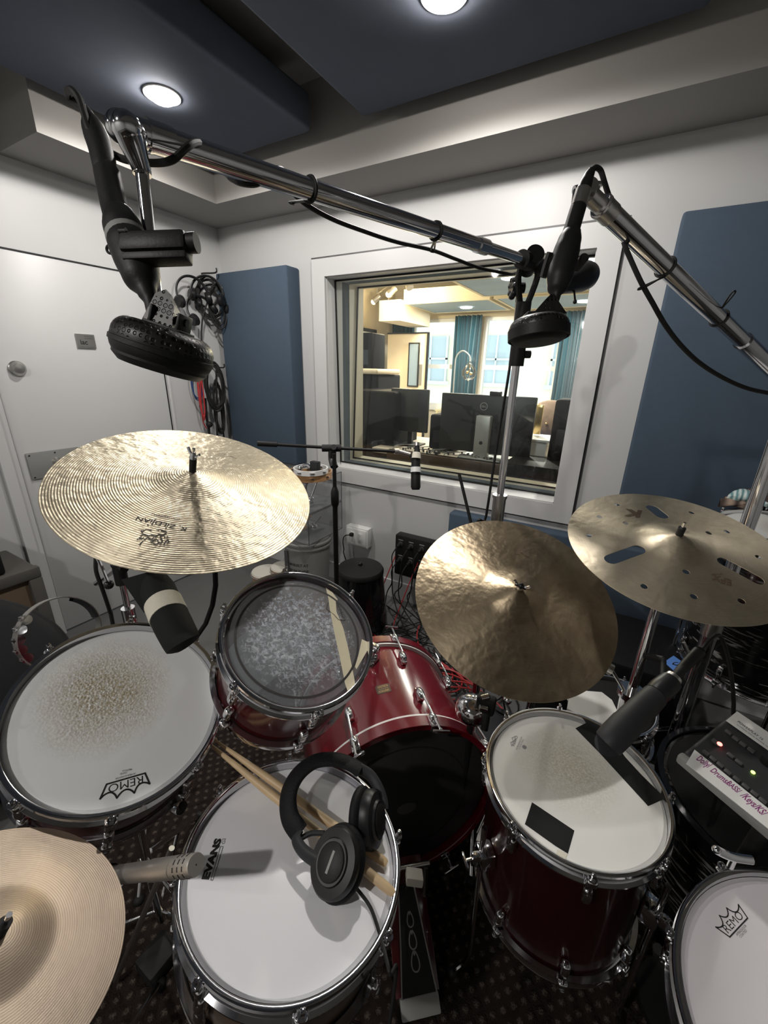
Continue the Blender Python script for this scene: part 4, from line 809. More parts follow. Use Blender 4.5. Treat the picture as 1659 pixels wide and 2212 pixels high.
# stand with baskets for left drum and centre drum
def basket(name, lab, M, r, dep, x, y, a0, zj=.30, spread=.26):
    e = empty(name, (x, y, 0), lab, 'stand'); zc = -dep-.03; cc_ = M @ V((0, 0, zc-.07))
    build('pole', MB().cyl((x, y, .05), (x, y, max(.2, cc_.z-.06)), .0125, seg=18).tube([(x, y, max(.2, cc_.z-.07)), cc_, M @ V((0, 0, zc-.03))], .010, sm=1), 'chrome', e, True)
    for k in range(3):
        rt = Matrix.Rotation(a0+k*2*PI/3, 4, 'Z'); 
        ar = build('basket_arm', MB().tube([(.01, 0, zc-.04), (r*.6, 0, zc-.035), (r+.008, 0, zc-.02), (r+.013, 0, zc+.03)], .0055, M=M @ rt, sm=4), 'chrome', e, True)
        build('rubber_grip', MB().tube([(r+.012, 0, zc), (r+.013, 0, zc+.035)], .009, M=M @ rt, sm=1), 'black_rubber', ar, True)
    tripod(e, x, y, zj, spread, a0); return e
basket('snare_stand', 'chrome basket stand holding the white headed snare drum at bottom centre', ME, .185, .15, -.33, .31, 2.75)
basket('snare_stand', 'chrome basket stand under the worn left drum', ML, .185, .19, -.86, .30, .1, spread=.3)
basket('snare_stand', 'chrome basket stand under the drum at the bottom right corner', MS, .185, .17, .43, .61, .9, spread=.22)
# tom arm
b = MB().tube([MT @ V((0, 0, -.12)) + (MT.to_3x3() @ V((-.10, .13, 0))), MT @ V((-.15, .19, -.13)), V((-.66, .93, .78)), V((-.60, .98, .62))], .0095, sm=5)
ta = empty('tom_holder', (-.60, .98, .60), 'chrome tom holder arm on the bass drum behind the rack tom', 'tom holder'); build('arm', b, 'chrome', ta, True)
b = MB().box((-.60, .98, .60), (.05, .05, .06), bev=.01); p = W(430, 1330, 1.35); build('base_block', b, 'chrome', ta, True)
# ================================================================== MICROPHONES AND BOOMS
def vtube(mb, pts, seg=24, sm=4):   # pts: (px,py,depth,half width in px) -> tube of varying radius
    P = [W(a, b_, d_) for a, b_, d_, w_ in pts]; Rr = [w_*d_/FPX for a, b_, d_, w_ in pts]; n = len(pts)
    def rf(t): s_ = t*(n-1); i = min(int(s_), n-2); f_ = s_-i; f_ = f_*f_*(3-2*f_); return Rr[i]*(1-f_)+Rr[i+1]*f_
    return mb.tube(P, rf, seg=seg, sm=sm)
def camframe(px, py, d, a=0, nf=None):   # frame whose x runs along the picture at angle a, z towards picture-up
    c = W(px, py, d); x = RT*math.cos(a)+UP*math.sin(a); z = -RT*math.sin(a)+UP*math.cos(a); y = z.cross(x)
    return Matrix(((x.x, y.x, z.x, c.x), (x.y, y.y, z.y, c.y), (x.z, y.z, z.z, c.z), (0, 0, 0, 1)))
def puck(rr, th):
    pr = []; k = 7; c_ = th*.42
    for i in range(k+1): t = PI/2*i/k; pr.append((rr-c_+c_*math.cos(t), -th/2+c_-c_*math.sin(t)))
    lowr = pr[::-1]; up = [(a, -b_) for a, b_ in pr]; return lowr[:0]+[(.0005, -th/2)]+pr[::-1]+up+[(.0005, th/2)]
def tilt_to_cam(M, deg): return M @ Matrix.Rotation(R(deg), 4, 'X')
# left overhead ribbon microphone
H1 = tilt_to_cam(camframe(354, 752, .385, R(-19)), 14)
m1 = empty('ribbon_microphone', H1, 'large black ribbon microphone at upper left hanging with a round perforated head', 'microphone')
r1 = .0435
build('microphone_head', MB().lathe(puck(r1, .036), None, 64), 'perforated_black', m1)
build('lower_shell', MB().lathe([(.0005, -.0186)]+[(a_*1.008, b_*1.03) for a_, b_ in puck(r1, .036)[1:9]]+[(r1*1.004, .001)], None, 64), 'black_satin', m1)
build('head_band', MB().lathe([(r1-.001, -.006), (r1+.0012, -.005), (r1+.0012, -.001), (r1-.001, .000)], None, 64, closed=True), 'black_satin', m1)
build('head_magnet', MB().lathe([(.0005, -.0215), (r1*.80, -.0205), (r1*.93, -.015), (r1*.93, -.008)], None, 48), 'black_satin', m1)
b = MB()
for s in (-1, 1): b.box((s*.013+.004, -.004, .026), (.003, .022, .016), bev=.001)
b.box((.004, -.004, .0185), (.036, .026, .003), bev=.001); b.cyl((-.012, -.004, .028), (.020, -.004, .028), .0035, seg=12); build('swivel_bracket', b, 'black_satin', m1)
b = MB(); vtube(b, [(338, 722, .37, 8), (331, 690, .375, 11), (326, 655, .378, 13), (317, 630, .38, 20), (306, 600, .383, 37), (294, 562, .386, 43), (283, 535, .388, 43), (275, 518, .39, 40)]); build('microphone_body', b, 'black_satin', m1, True)
b = MB(); p0 = camframe(346, 700, .372, R(-19)); b.prism([(-.014, -.004), (.015, -.004), (.010, .018), (-.002, .030), (-.010, .024)], -.005, .005, p0 @ Matrix.Rotation(R(-90), 4, 'X').inverted() if 0 else p0 @ Matrix(((1, 0, 0, 0), (0, 0, -1, 0), (0, 1, 0, 0), (0, 0, 0, 1)))); build('mesh_yoke', b, 'perforated_black', m1, True)
b = MB(); vtube(b, [(279, 528, .389, 40.5), (276, 519, .390, 41), (273, 510, .391, 40.5)], sm=1); build('silver_ring', b, 'mid_grey', m1, True)
b = MB(); vtube(b, [(273, 511, .392, 39), (267, 494, .394, 39), (260, 474, .397, 34), (252, 463, .399, 27), (240, 415, .405, 26), (232, 375, .41, 26), (229, 371, .41, 23), (220, 330, .414, 24), (210, 300, .418, 24), (202, 278, .42, 22), (196, 262, .422, 17)], sm=3); build('connector_sleeve', b, 'black_satin', m1, True)
b = MB(); vtube(b, [(199, 268, .421, 16), (190, 250, .424, 13), (183, 236, .426, 10)]); build('plug_boot', b, 'black_rubber', m1, True)
b = MB(); LM = camframe(338, 530, .372, R(2)); b.box((0, .0, 0), (.060, .020, .018), LM, bev=.004).box((.0, .002, -.010), (.058, .016, .010), LM, bev=.002).cyl((.030, 0, .001), (.037, 0, .001), .0085, seg=20, M=LM).cyl((-.028, -.008, .008), (-.022, -.008, .008), .003, seg=10, M=LM); build('clamp_lever', b, 'black_satin', m1, True)
b = MB().torus(.0042, .0013, camframe(240, 538, .39, 0) @ Matrix.Rotation(R(90), 4, 'X'), 20, 8); build('eyelet', b, 'black_satin', m1, True)
# right overhead ribbon microphone
H2 = tilt_to_cam(camframe(1163, 714, .56, R(3)), 9); m2 = empty('ribbon_microphone', H2, 'black ribbon microphone right of centre hanging before the studio window', 'microphone')
r2 = .0395
build('lower_shell', MB().lathe([(.0005, -.0166)]+[(a_*1.008, b_*1.03) for a_, b_ in puck(r2, .032)[1:9]]+[(r2*1.004, .002)], None, 64), 'black_satin', m2)
build('microphone_head', MB().lathe(puck(r2, .032), None, 64), 'perforated_black', m2); build('head_band', MB().lathe([(r2-.001, -.012), (r2+.001, -.011), (r2+.001, .002), (r2-.001, .003)], None, 64, closed=True), 'black_satin', m2)
b = MB(); b.box((.006, .0, .0185), (.050, .022, .009), bev=.002).box((.006, 0, .0145), (.034, .018, .003)); build('swivel_bracket', b, 'black_satin', m2)
b = MB(); vtube(b, [(1190, 672, .555, 12), (1198, 655, .556, 7), (1202, 638, .556, 9), (1204, 622, .557, 21), (1209, 598, .557, 27), (1216, 570, .558, 28), (1223, 545, .558, 27), (1230, 520, .559, 24), (1236, 500, .56, 18)]); build('microphone_body', b, 'black_satin', m2, True)
b = MB(); P2 = camframe(1178, 672, .554, R(0)) @ Matrix(((1, 0, 0, 0), (0, 0, -1, 0), (0, 1, 0, 0), (0, 0, 0, 1))); b.prism([(-.018, -.005), (.026, -.005), (.016, .010), (.010, .020), (.005, .020), (-.003, .012)], -.006, .006, P2); build('mesh_yoke', b, 'perforated_black', m2, True)
b = MB(); vtube(b, [(1230, 512, .56, 18), (1236, 492, .56, 17), (1247, 455, .56, 16.5), (1252, 440, .56, 16)], sm=2); build('connector_sleeve', b, 'black_satin', m2, True)
b = MB(); vtube(b, [(1250, 446, .559, 16), (1254, 432, .559, 16.5), (1260, 412, .559, 16.5)], sm=1); build('silver_ring', b, 'satin_chrome', m2, True)
b = MB(); vtube(b, [(1257, 418, .559, 15), (1264, 400, .559, 14), (1271, 382, .559, 11), (1278, 368, .559, 8)]); build('plug_boot', b, 'black_satin', m2, True)
b = MB()
for (px, py, w_) in ((1192, 570, 9), (1255, 566, 8)): c = W(px, py, .565); b.cyl(c-FW*.01, c+FW*.012, w_*.565/FPX*1.2, seg=16)
b.tube([W(1192, 548, .56), W(1183, 575, .565), W(1176, 600, .57)], .008, sm=2, flat=.5); build('side_clamp', b, 'black_satin', m2, True)
# boom 1
e = empty('microphone_stand', W(1106, 860, 1.15)*1.0, 'tall chrome boom stand whose long boom slants up to the left microphone', 'microphone stand'); e.location.z = 0; PM[e.name] = TR(e.location.x, e.location.y, 0)
e.matrix_world = PM[e.name]
sx, sy = e.location.x, e.location.y; zt = W(1128, 640, 1.10).z; zt = CAMZ+.18
A1, B1 = W(262, 276, .405), W(1152, 563, 1.13)
def lerpb(t): return A1.lerp(B1, t)
def tb(px):   # parameter of the boom whose image x is px
    lo, hi = 0, 1.3
    for _ in range(30):
        m_ = (lo+hi)/2; c = lerpb(m_)-CP; x = 829.5+FPX*c.dot(RT)/c.dot(FW)
        if x < px: lo = m_
        else: hi = m_
    return lo
B1 = V((sx, sy, W(1152, 563, 1.13).z)); B1 = W(1146, 566, (B1-CP).dot(FW))
b = MB().cyl(A1, lerpb(tb(1040)), .0132, seg=28).cyl(lerpb(tb(1030)), lerpb(tb(1050)), .0155, seg=28).cyl(lerpb(tb(1040)), B1, .0118, seg=24); build('boom_tube', b, 'chrome', e, True)
build('boom_collar', MB().cyl(lerpb(tb(318)), lerpb(tb(372)), .0148, seg=28).cyl(lerpb(tb(316)), lerpb(tb(322)), .0155, seg=28), 'chrome', e, True)
J0, J1, J2 = W(274, 276, .375), W(306, 366, .40), W(346, 720, .43)
build('tube_cap', MB().sph(J0, .0131, None, (1, 1, 1), 24, 14), 'chrome', e, True)
build('boom_end_joint', MB().sph(A1, .0145, None, (1, 1, 1), 24, 14).sph(W(283, 290, .385), .0140, None, (1, 1, 1), 24, 14), 'chrome', e, True)
build('drop_tube', MB().turn(J0, J1, [(-.06, .0005), (-.05, .006), (-.02, .0105), (.03, .0128), (.35, .0120), (.9, .0090), (1, .0090)]).cyl(J1, J2, .0062, seg=18).cyl(J1, J1.lerp(J2, .03), .0085, seg=18), 'chrome', e, True)
dB = (B1-A1).normalized(); hub = build('clutch', MB().cyl(B1-dB*.05, B1+dB*.03, .021, seg=24).cyl(B1-FW*.035, B1+FW*.03, .022, seg=24), 'black_satin', e, True)
Bz = V((sx, sy, B1.z-.07)); b = MB()
for s in (-1, 1): b.tube([B1+RT*s*.018+FW*.0, B1.lerp(Bz, .5)+RT*s*.024, V((sx, sy, B1.z-.10))+RT*s*.008], .008, sm=4)
b.cyl(V((sx, sy, B1.z-.09)), V((sx, sy, CAMZ+.01)), .020, seg=22); b.cyl(V((sx, sy, CAMZ+.04)), V((sx, sy, CAMZ+.04))+RT*.035, .010, seg=14); build('yoke', b, 'black_satin', e, True)
kp = W(1108, 622, 1.08); b = MB(); b.cyl(kp-RT*.006, kp+RT*.03, .013, seg=14)
for k in range(7): a = k*2*PI/7; b.sph(kp+UP*.020*math.cos(a)+FW*.020*math.sin(a), .0085)
b.cyl(kp-RT*.006, kp+RT*.008, .022, seg=20); build('star_knob', b, 'black_plastic', e, True)
b = MB(); R0, R1_ = B1+dB*.02, W(1232, 607, 1.22); b.cyl(R0, R1_, .011, seg=18); build('boom_tail', b, 'black_satin', e, True)
d2 = (W(1278, 588, 1.28)-W(1205, 622, 1.16)).normalized(); build('counterweight', MB().turn(W(1205, 620, 1.17), W(1272, 592, 1.25), [(0, .001), (.02, .02), (.15, .024), (.7, .040), (.9, .040), (1, .034), (1, .001)], seg=30).tube([W(1240, 628, 1.2), W(1242, 648, 1.2)], .003, sm=1).sph(W(1242, 652, 1.2), .006), 'black_plastic', e, True)
b = MB().cyl(V((sx, sy, .70)), V((sx, sy, CAMZ+.05)), .0105, seg=22).cyl(V((sx, sy, .12)), V((sx, sy, .98)), .0145, seg=22); build('pole', b, 'chrome', e, True)
zc_ = CAMZ-.405; build('pole_collar', MB().cyl(V((sx, sy, zc_-.05)), V((sx, sy, zc_+.035)), .0195, seg=24).cyl(V((sx, sy, zc_+.035)), V((sx, sy, zc_+.045)), .022, seg=24), 'nickel', e, True)
tripod(e, sx, sy, .35, .38, .9)
# cable of left mic
def bpt(px, off, up=0.): p = lerpb(tb(px)); return p-FW*off[0]+UP*off[1]
b = MB(); c1 = [W(183, 236, .426), W(172, 228, .43), W(152, 212, .43), W(146, 198, .42), W(157, 196, .41), W(172, 215, .41), W(182, 245, .41), W(196, 285, .41), W(225, 320, .415), W(262, 342, .42), W(300, 350, .415), W(345, 352, .415), W(375, 344, .41), W(400, 322, .415), W(420, 309, .43), W(440, 312, .47), W(452, 326, .50)]
b.tube(c1, .0036, sm=6)
b.tube([W(497, 383, .52), W(520, 394, .51), W(553, 396, .51), W(578, 380, .53), W(598, 366, .55), W(610, 368, .60), W(613, 376, .63)], .0042, sm=6)
b.tube([W(452, 326, .50), W(470, 345, .56), W(485, 372, .56), W(497, 383, .52)], .0036, sm=6)
b.tube([W(613, 376, .63), W(622, 392, .68), W(632, 412, .67), W(640, 424, .66), W(668, 446, .68), W(720, 474, .72), W(780, 497, .77), W(855, 522, .84), W(932, 540, .93), W(985, 560, 1.0), W(1040, 580, 1.06), W(1100, 592, 1.12), W(1118, 600, 1.2), W(1112, 700, 1.22), W(1100, 800, 1.22), W(1072, 970, 1.25), W(1050, 1115, 1.28), W(1035, 1180, 1.32), V((-.22, 1.55, .02)), V((-.3, 1.7, .012))], .0040, sm=8)
build('microphone_cable', b, 'black_rubber', label='black cable wound around the long chrome boom and hanging below it', cat='cable')
def tie(px, drop, lab, rr=.0150):
    p = lerpb(tb(px)); M = frame(p, dB); b = MB().torus(rr, .0022, M, 28, 8); q = p-UP*rr; q2 = W(*drop)
    b.tube([q, q2+RT*.004, q2-UP*.004, q2-RT*.004, q], .0012, sm=4, flat=2.); return build('cable_tie', b, 'black_rubber', label=lab, cat='cable tie', group=None)
tie(669, (632, 436, .68), 'black cable tie with a loose loop on the middle of the long chrome boom'); tie(941, (934, 541, .93), 'black cable tie holding the cable under the right half of the long boom')
# boom 2
A2, B2 = W(1283, 430, .575), W(1716, 842, 1.02)
e = empty('microphone_stand', (B2.x, B2.y, 0), 'heavy chrome boom stand at the right edge carrying the right hanging microphone', 'microphone stand')
s2x, s2y = e.location.x, e.location.y; PM[e.name] = TR(s2x, s2y, 0)
Bv = B2; dA = (B2-A2).normalized(); mid = A2.lerp(B2, .62)
b = MB().cyl(A2+dA*.015, mid, .0145, seg=28).cyl(mid, B2+dA*.05, .0172, seg=26); build('boom_tube', b, 'chrome', e, True)
build('boom_end_joint', MB().cyl(A2-dA*.012, A2+dA*.020, .0115, seg=22).cyl(A2+dA*.018, A2+dA*.042, .0155, seg=26).cyl(A2+dA*.018, A2+dA*.022, .0165, seg=26), 'satin_chrome', e, True)
kk = W(1268, 412, .57); b = MB().cyl(kk-FW*.012, kk+FW*.016, .0105, seg=20).cyl(W(1292, 402, .57), W(1283, 420, .57), .0035, seg=10).sph(W(1293, 400, .57), .005).cyl(W(1243, 438, .57), W(1246, 412, .57), .0055, seg=14).cyl(W(1240, 412, .57), W(1256, 408, .57), .006, seg=12); build('swivel_joint', b, 'chrome', e, True)
b = MB().cyl(V((s2x, s2y, .45)), V((s2x, s2y, B2.z-.02)), .0185, seg=24).cyl(V((s2x, s2y, .1)), V((s2x, s2y, .80)), .0215, seg=24); build('pole', b, 'chrome', e, True)
build('clutch', MB().cyl(B2-RT*.02, B2+RT*.03, .022, seg=22).cyl(V((s2x, s2y, B2.z-.05)), B2, .016), 'black_satin', e, True)
build('pole_collar', MB().cyl(V((s2x, s2y, .76)), V((s2x, s2y, .83)), .026, seg=24), 'satin_chrome', e, True); tripod(e, s2x, s2y, .36, .30, .2)
b = MB().tube([V((s2x-.06, s2y-.02, .72)), V((s2x-.035, s2y-.02, .66)), V((s2x-.04, s2y-.01, .50))], .005, sm=4); build('bent_rod', b, 'nickel', e, True)
b = MB(); b.tube([W(1279, 367, .559), W(1288, 362, .56), W(1298, 370, .565), W(1306, 395, .57), W(1316, 425, .585), W(1330, 455, .62), W(1340, 490, .64), W(1349, 528, .63), W(1362, 560, .63), W(1385, 610, .63), W(1410, 655, .64), W(1437, 702, .66), W(1470, 745, .68), W(1510, 783, .70), W(1560, 815, .72), W(1612, 838, .74), W(1665, 850, .76), W(1730, 862, .80), W(1790, 930, .85), V((.62, .80, .9)), V((.64, .78, .02))], .0036, sm=7); build('microphone_cable', b, 'black_rubber', label='black cable sagging below the right chrome boom', cat='cable')
def tie2(px0, py0, drop, lab):
    t = max(0, min(1, (px0-1283)/(1716-1283))); lo, hi = 0, 1
    for _ in range(25):
        m_ = (lo+hi)/2; c = A2.lerp(B2, m_)-CP; x = 829.5+FPX*c.dot(RT)/c.dot(FW)
        if x < px0: lo = m_
        else: hi = m_
    p = A2.lerp(B2, lo); b = MB().torus(.016 if lo < .62 else .0185, .0016, frame(p, dA), 28, 8)
    q = W(*drop); b.tube([p-UP*.014 if drop[1] > py0 else p+UP*.012, q+RT*.003, q-RT*.003, p-UP*.016 if drop[1] > py0 else p+UP*.01], .0014, sm=5); build('cable_tie', b, 'black_rubber', label=lab, cat='cable tie')
tie2(1437, 585, (1386, 622, .63), 'black cable tie holding the cable below the right boom'); tie2(1553, 688, (1583, 634, .70), 'cable tie with a thin loop sticking up from the right boom')
# taped mic over left drum
def taped_mic(pts, tape, lab, m='black_tape', end=None):
    e = empty('drum_microphone', W(*pts[-1][:3]), lab, 'microphone'); b = MB(); vtube(b, pts, seg=28, sm=2); build('microphone_body', b, m, e, True)
    if tape: b = MB(); vtube(b, tape, seg=28, sm=1); build('tape_band', b, 'off_white_tape', e, True)
    return e
e = taped_mic([(335, 1246, .90, 20), (342, 1275, .86, 34), (356, 1310, .83, 36), (372, 1345, .80, 38), (390, 1380, .775, 37), (396, 1392, .77, 35), (399, 1397, .77, 20)], [(353, 1303, .835, 37.5), (366, 1333, .81, 39)], 'black taped microphone with a cream band pointing at the worn left drum')
b = MB(); Mx = camframe(322, 1262, .88, R(-62)); b.prism([(-.035, -.040), (.05, -.03), (.06, .012), (.03, .036), (-.02, .030)], -.014, .014, Mx @ Matrix(((1, 0, 0, 0), (0, 0, -1, 0), (0, 1, 0, 0), (0, 0, 0, 1)))); build('taped_clip', b, 'black_tape', e, True)
b = MB().tube([W(300, 1255, .92), V((-.86, .60, 1.05)), V((-.95, .62, .8)), pA-V((0, 0, .35))], .007, sm=4); build('mount_arm', b, 'black_satin', e, True)
# mic over right floor tom
e = taped_mic([(1312, 1607, .70, 25), (1314, 1605, .70, 29), (1330, 1588, .705, 30), (1352, 1566, .715, 30), (1353, 1565, .715, 29), (1385, 1532, .74, 27), (1415, 1503, .76, 24), (1418, 1500, .76, 20)], None, 'dark grey microphone with black collar pointing down at the right floor tom', m='charcoal')
b = MB(); vtube(b, [(1417, 1500, .76, 22), (1428, 1490, .765, 24), (1440, 1480, .77, 23), (1449, 1471, .775, 21)], sm=2); build('collar', b, 'black_plastic', e, True)
b = MB(); vtube(b, [(1444, 1475, .77, 17), (1456, 1463, .775, 16)], sm=1); build('silver_ring', b, 'satin_chrome', e, True)
b = MB(); vtube(b, [(1452, 1467, .776, 7), (1466, 1452, .78, 9), (1484, 1434, .79, 11), (1510, 1408, .80, 12), (1512, 1406, .80, 10)], sm=2); build('plug', b, 'black_satin', e, True)
b = MB(); b.tube([W(1512, 1406, .80), V((.26, .98, 1.0)), V((.33, 1.0, .8)), V((.36, 1.0, .48))], .004, sm=6).cyl(W(1432, 1487, .768), V((.19, 1.06, .86)), .006, seg=12).cyl(V((.19, 1.06, .86)), V((.155, 1.085, .84)), .008, seg=12); build('mount_arm', b, 'black_satin', e, True)
# pencil mic
e = empty('pencil_microphone', W(430, 1868, .49), 'slim silver pencil microphone poking out from under the corner cymbal', 'microphone')
b = MB(); pm0, pm1 = W(228, 1893, .685), W(424, 1868, .575); dm = (pm1-pm0).normalized(); Lm = (pm1-pm0).length; rm = .0142
b.turn(pm0, pm1, [(0, .001), (0, rm*.92), (.55, rm*.92), (.56, rm), (.80, rm), (.80, rm*.93), (.81, rm*.93), (.81, rm), (.99, rm), (1, rm*.93), (1, .001)], seg=36); build('microphone_body', b, 'silver_mic', e, True)
b = MB(); fr_ = frame(pm0, dm)
for ring in (.86, .905, .95):
    for k in range(10): a = k*2*PI/10; rt = Matrix.Rotation(a, 4, 'Z'); b.box((rm-.0004, 0, ring*Lm), (.0016, rm*.42, .0026), fr_ @ rt, bev=.0005)
build('grille_slots', b, 'ink', e, True)
b = MB().cyl(pm0+dm*Lm*.42+UP*.0075-FW*.006, pm0+dm*Lm*.42+UP*.0095-FW*.0085, .0045, seg=14); build('pad_switch', b, 'ink', e, True)
b = MB().turn(pm0-dm*.03, pm0+dm*.015, [(0, .012), (.4, .016), (1, .0165)]).cyl(pm0, pm0-V((0, 0, .12)), .006, seg=10).cyl(pm0-V((0, 0, .12)), V((-.56, .0, .60)), .006, seg=10); build('microphone_clip', b, 'black_plastic', e, True)
# black mic stand by the window
mp = W(723, 1050, 1.80); e = empty('microphone_stand', (mp.x, mp.y, 0), 'slim black boom microphone stand in front of the studio window', 'microphone stand'); PM[e.name] = TR(mp.x, mp.y, 0)
zz = W(720, 975, 1.80).z; wq = lambda x, y: W(x, y, 1.80)
b = MB().cyl((mp.x, mp.y, .5), (mp.x, mp.y, zz), .0085, seg=16).cyl((mp.x, mp.y, .03), (mp.x, mp.y, wq(724, 1096).z), .0115, seg=16); build('pole', b, 'black_satin', e, True)
b = MB().turn((mp.x, mp.y, wq(724, 1100).z), (mp.x, mp.y, wq(722, 1052).z), [(0, .012), (.15, .018), (.75, .018), (1, .010)]); build('height_clutch', b, 'black_plastic', e, True)
L0_, L1_ = W(556, 958, 1.74), W(868, 976, 1.86); b = MB().cyl(L0_, L1_, .0070, seg=14).cyl(L0_, L0_.lerp(L1_, .13), .0115, seg=16); build('boom_tube', b, 'black_satin', e, True)
cc_ = W(718, 968, 1.80); b = MB().cyl(cc_-RT*.045, cc_+RT*.04, .016, seg=18).tube([cc_-UP*.0, cc_-UP*.05, V((mp.x, mp.y, wq(720, 1005).z))], .018, sm=3, flat=.6).cyl(cc_+RT*.01-FW*.03, cc_+RT*.01+FW*.02, .012, seg=14); build('tilt_clutch', b, 'black_plastic', e, True)
build('end_nut', MB().cyl(W(852, 975, 1.855), W(862, 975, 1.86), .013, seg=18).cyl(W(862, 975, 1.86), W(886, 982, 1.86), .010), 'satin_chrome', e, True)
for k in range(3):
    a = .5+k*2*PI/3; lg = build('leg', MB().tube([(mp.x+.015*math.cos(a), mp.y+.015*math.sin(a), .10), (mp.x+.30*math.cos(a), mp.y+.30*math.sin(a), .016)], .008, sm=1), 'black_satin', e, True); build('rubber_foot', MB().sph((mp.x+.30*math.cos(a), mp.y+.30*math.sin(a), .014), .014), 'black_rubber', lg, True)
e = empty('studio_microphone', W(899, 1020, 1.86), 'small black microphone with a white tape band hanging from the black boom stand', 'microphone')
b = MB(); vtube(b, [(901, 958, 1.86, 5), (901, 968, 1.86, 5.5), (901, 976, 1.86, 7), (899, 985, 1.86, 9), (898, 1008, 1.86, 10), (898, 1052, 1.86, 10.5), (898, 1058, 1.86, 6)], seg=18, sm=2); build('microphone_body', b, 'black_satin', e, True)
b = MB(); vtube(b, [(898, 1009, 1.855, 11), (898, 1020, 1.855, 11.3)], seg=18, sm=1); build('tape_band', b, 'white_plastic', e, True)
b = MB(); vtube(b, [(900, 977, 1.855, 8.5), (899, 990, 1.855, 10.2)], seg=18, sm=1); build('tape_top', b, 'off_white_tape', e, True)
b = MB(); vtube(b, [(901, 956, 1.86, 5.6), (901, 963, 1.86, 5.6)], seg=14, sm=1); build('plug', b, 'satin_chrome', e, True)
b = MB().tube([W(884, 980, 1.86), W(890, 990, 1.86), W(893, 1000, 1.86)], .007, sm=2); build('clip', b, 'black_plastic', e, True)
# thin black stick and boom behind centre cymbal
b = MB().cyl(W(992, 1024, 1.62), W(1020, 1140, 1.62), .0062, seg=12).cyl(W(1020, 1140, 1.62), W(1040, 1230, 1.62), .010, seg=12).tube([W(1040, 1230, 1.62), V((-.32, 1.78, .35)), V((-.32, 1.78, .01))], .009, sm=1); build('boom_stick', b, 'black_satin', label='thin black boom rod rising above the top of the centre cymbal', cat='boom rod')
# ================================================================== ON THE WHITE HEAD
hz = lambda x, y, z: ME @ on(ME, x, y, z)
for i, (p, q, lab) in enumerate((((466, 1600), (836, 1866), 'wooden drumstick nearer the bass drum lying on the white head'), ((446, 1602), (852, 1931), 'wooden drumstick nearer the viewer lying on the white head'))):
    pa, pb = hz(*p, .022), hz(*q, -.0035); e = empty('drumstick', pb, lab, 'drumstick', 'pair of drumsticks under the headphones')
    L = (pb-pa).length; build('shaft', MB().turn(pa, pb, [(0, .0012), (.0, .0015), (.02, .0028), (.18, .0052), (.35, .0074), (.97, .0076), (.99, .0064), (1, .0045), (1, .0005)], seg=24), 'hickory', e, True)
    build('tip', MB().turn(pa-(pb-pa)/L*.010, pa+(pb-pa)/L*.004, [(0, .0006), (.2, .0040), (.6, .0048), (1, .0018)]), 'hickory', e, True)
e = empty('headphones', hz(730, 1840, 0), 'black over ear headphones lying on the white drum head', 'headphones')
bandp = [(648, 1800, .034), (628, 1770, .042), (622, 1735, .050), (628, 1700, .060), (648, 1668, .070), (680, 1645, .078), (718, 1640, .082), (752, 1648, .080), (778, 1664, .074)]
b = MB(); pp = [hz(*p) for p in bandp]; b.tube(pp, .0175, seg=18, sm=6, flat=.45); build('headband', b, 'black_vinyl', e, True)
b = MB(); b.tube([hz(*p) for p in ((776, 1660, .075), (800, 1675, .070), (816, 1700, .062), (826, 1728, .052), (828, 1748, .045))], .010, seg=12, sm=5, flat=.45); build('slider', b, 'charcoal', e, True)
b = MB(); b.tube([hz(*p) for p in ((646, 1795, .035), (640, 1812, .032), (652, 1835, .03), (672, 1852, .032), (690, 1862, .034))], .012, seg=12, sm=5, flat=.5).tube([hz(648, 1812, .03), hz(672, 1800, .03), hz(700, 1800, .035)], .007, seg=10, sm=3, flat=.6); build('slider', b, 'charcoal', e, True)
def cup(c, n, rr, lab=None):
    F_ = frame(c, n, x=UP); b = MB().lathe([(.0005, .012), (rr*.62, .013), (rr*.66, .009), (rr*.92, .007), (rr, 0), (rr*1.0, -.010), (rr*.9, -.014), (.0005, -.014)], F_ @ Matrix.Diagonal((1.12, .95, 1, 1)), 48); hs = build('cup_housing', b, 'black_plastic', e, True)
    build('ear_cushion', MB().torus(rr*.80, rr*.30, F_ @ TR(0, 0, -.022) @ Matrix.Diagonal((1.12, .95, 1, 1)), 48, 14, sc=.75).lathe([(.0005, -.020), (rr*.7, -.020)], F_, 40), 'black_vinyl', e, True)
    build('cup_cap', MB().lathe([(rr*.52, .0125), (rr*.54, .0155), (rr*.50, .0165), (.0005, .0165)], F_ @ Matrix.Diagonal((1.12, .95, 1, 1)), 40), 'black_satin', hs, True); return F_, hs
c1_ = hz(722, 1862, .044); n1 = ((CP-c1_).normalized()*.80+V((-.30, -.35, .25))).normalized(); F1, hs = cup(c1_, n1, .043)
b = MB().box((-.000, .0, .0168), (.030, .004, .0006), F1 @ Matrix.Rotation(R(-8), 4, 'Z')); build('name_strip', b, 'mid_grey', hs, True)
c2_ = hz(806, 1770, .040); n2_ = (RT*.93-FW*.32+UP*.15).normalized(); cup(c2_, n2_, .043)
b = MB(); b.tube([hz(752, 1900, .02), hz(775, 1925, .0), hz(800, 1960, -.008), hz(818, 2010, -.006), hz(832, 2060, .004), hz(842, 2105, .01), hz(850, 2150, -.05), V((-.10, .10, .3)), V((-.15, .05, .012)), V((-.4, -.3, .012))], .0028, sm=7); build('headphone_cable', b, 'black_rubber', label='thin black headphone cable running over the white head and its hoop', cat='cable')
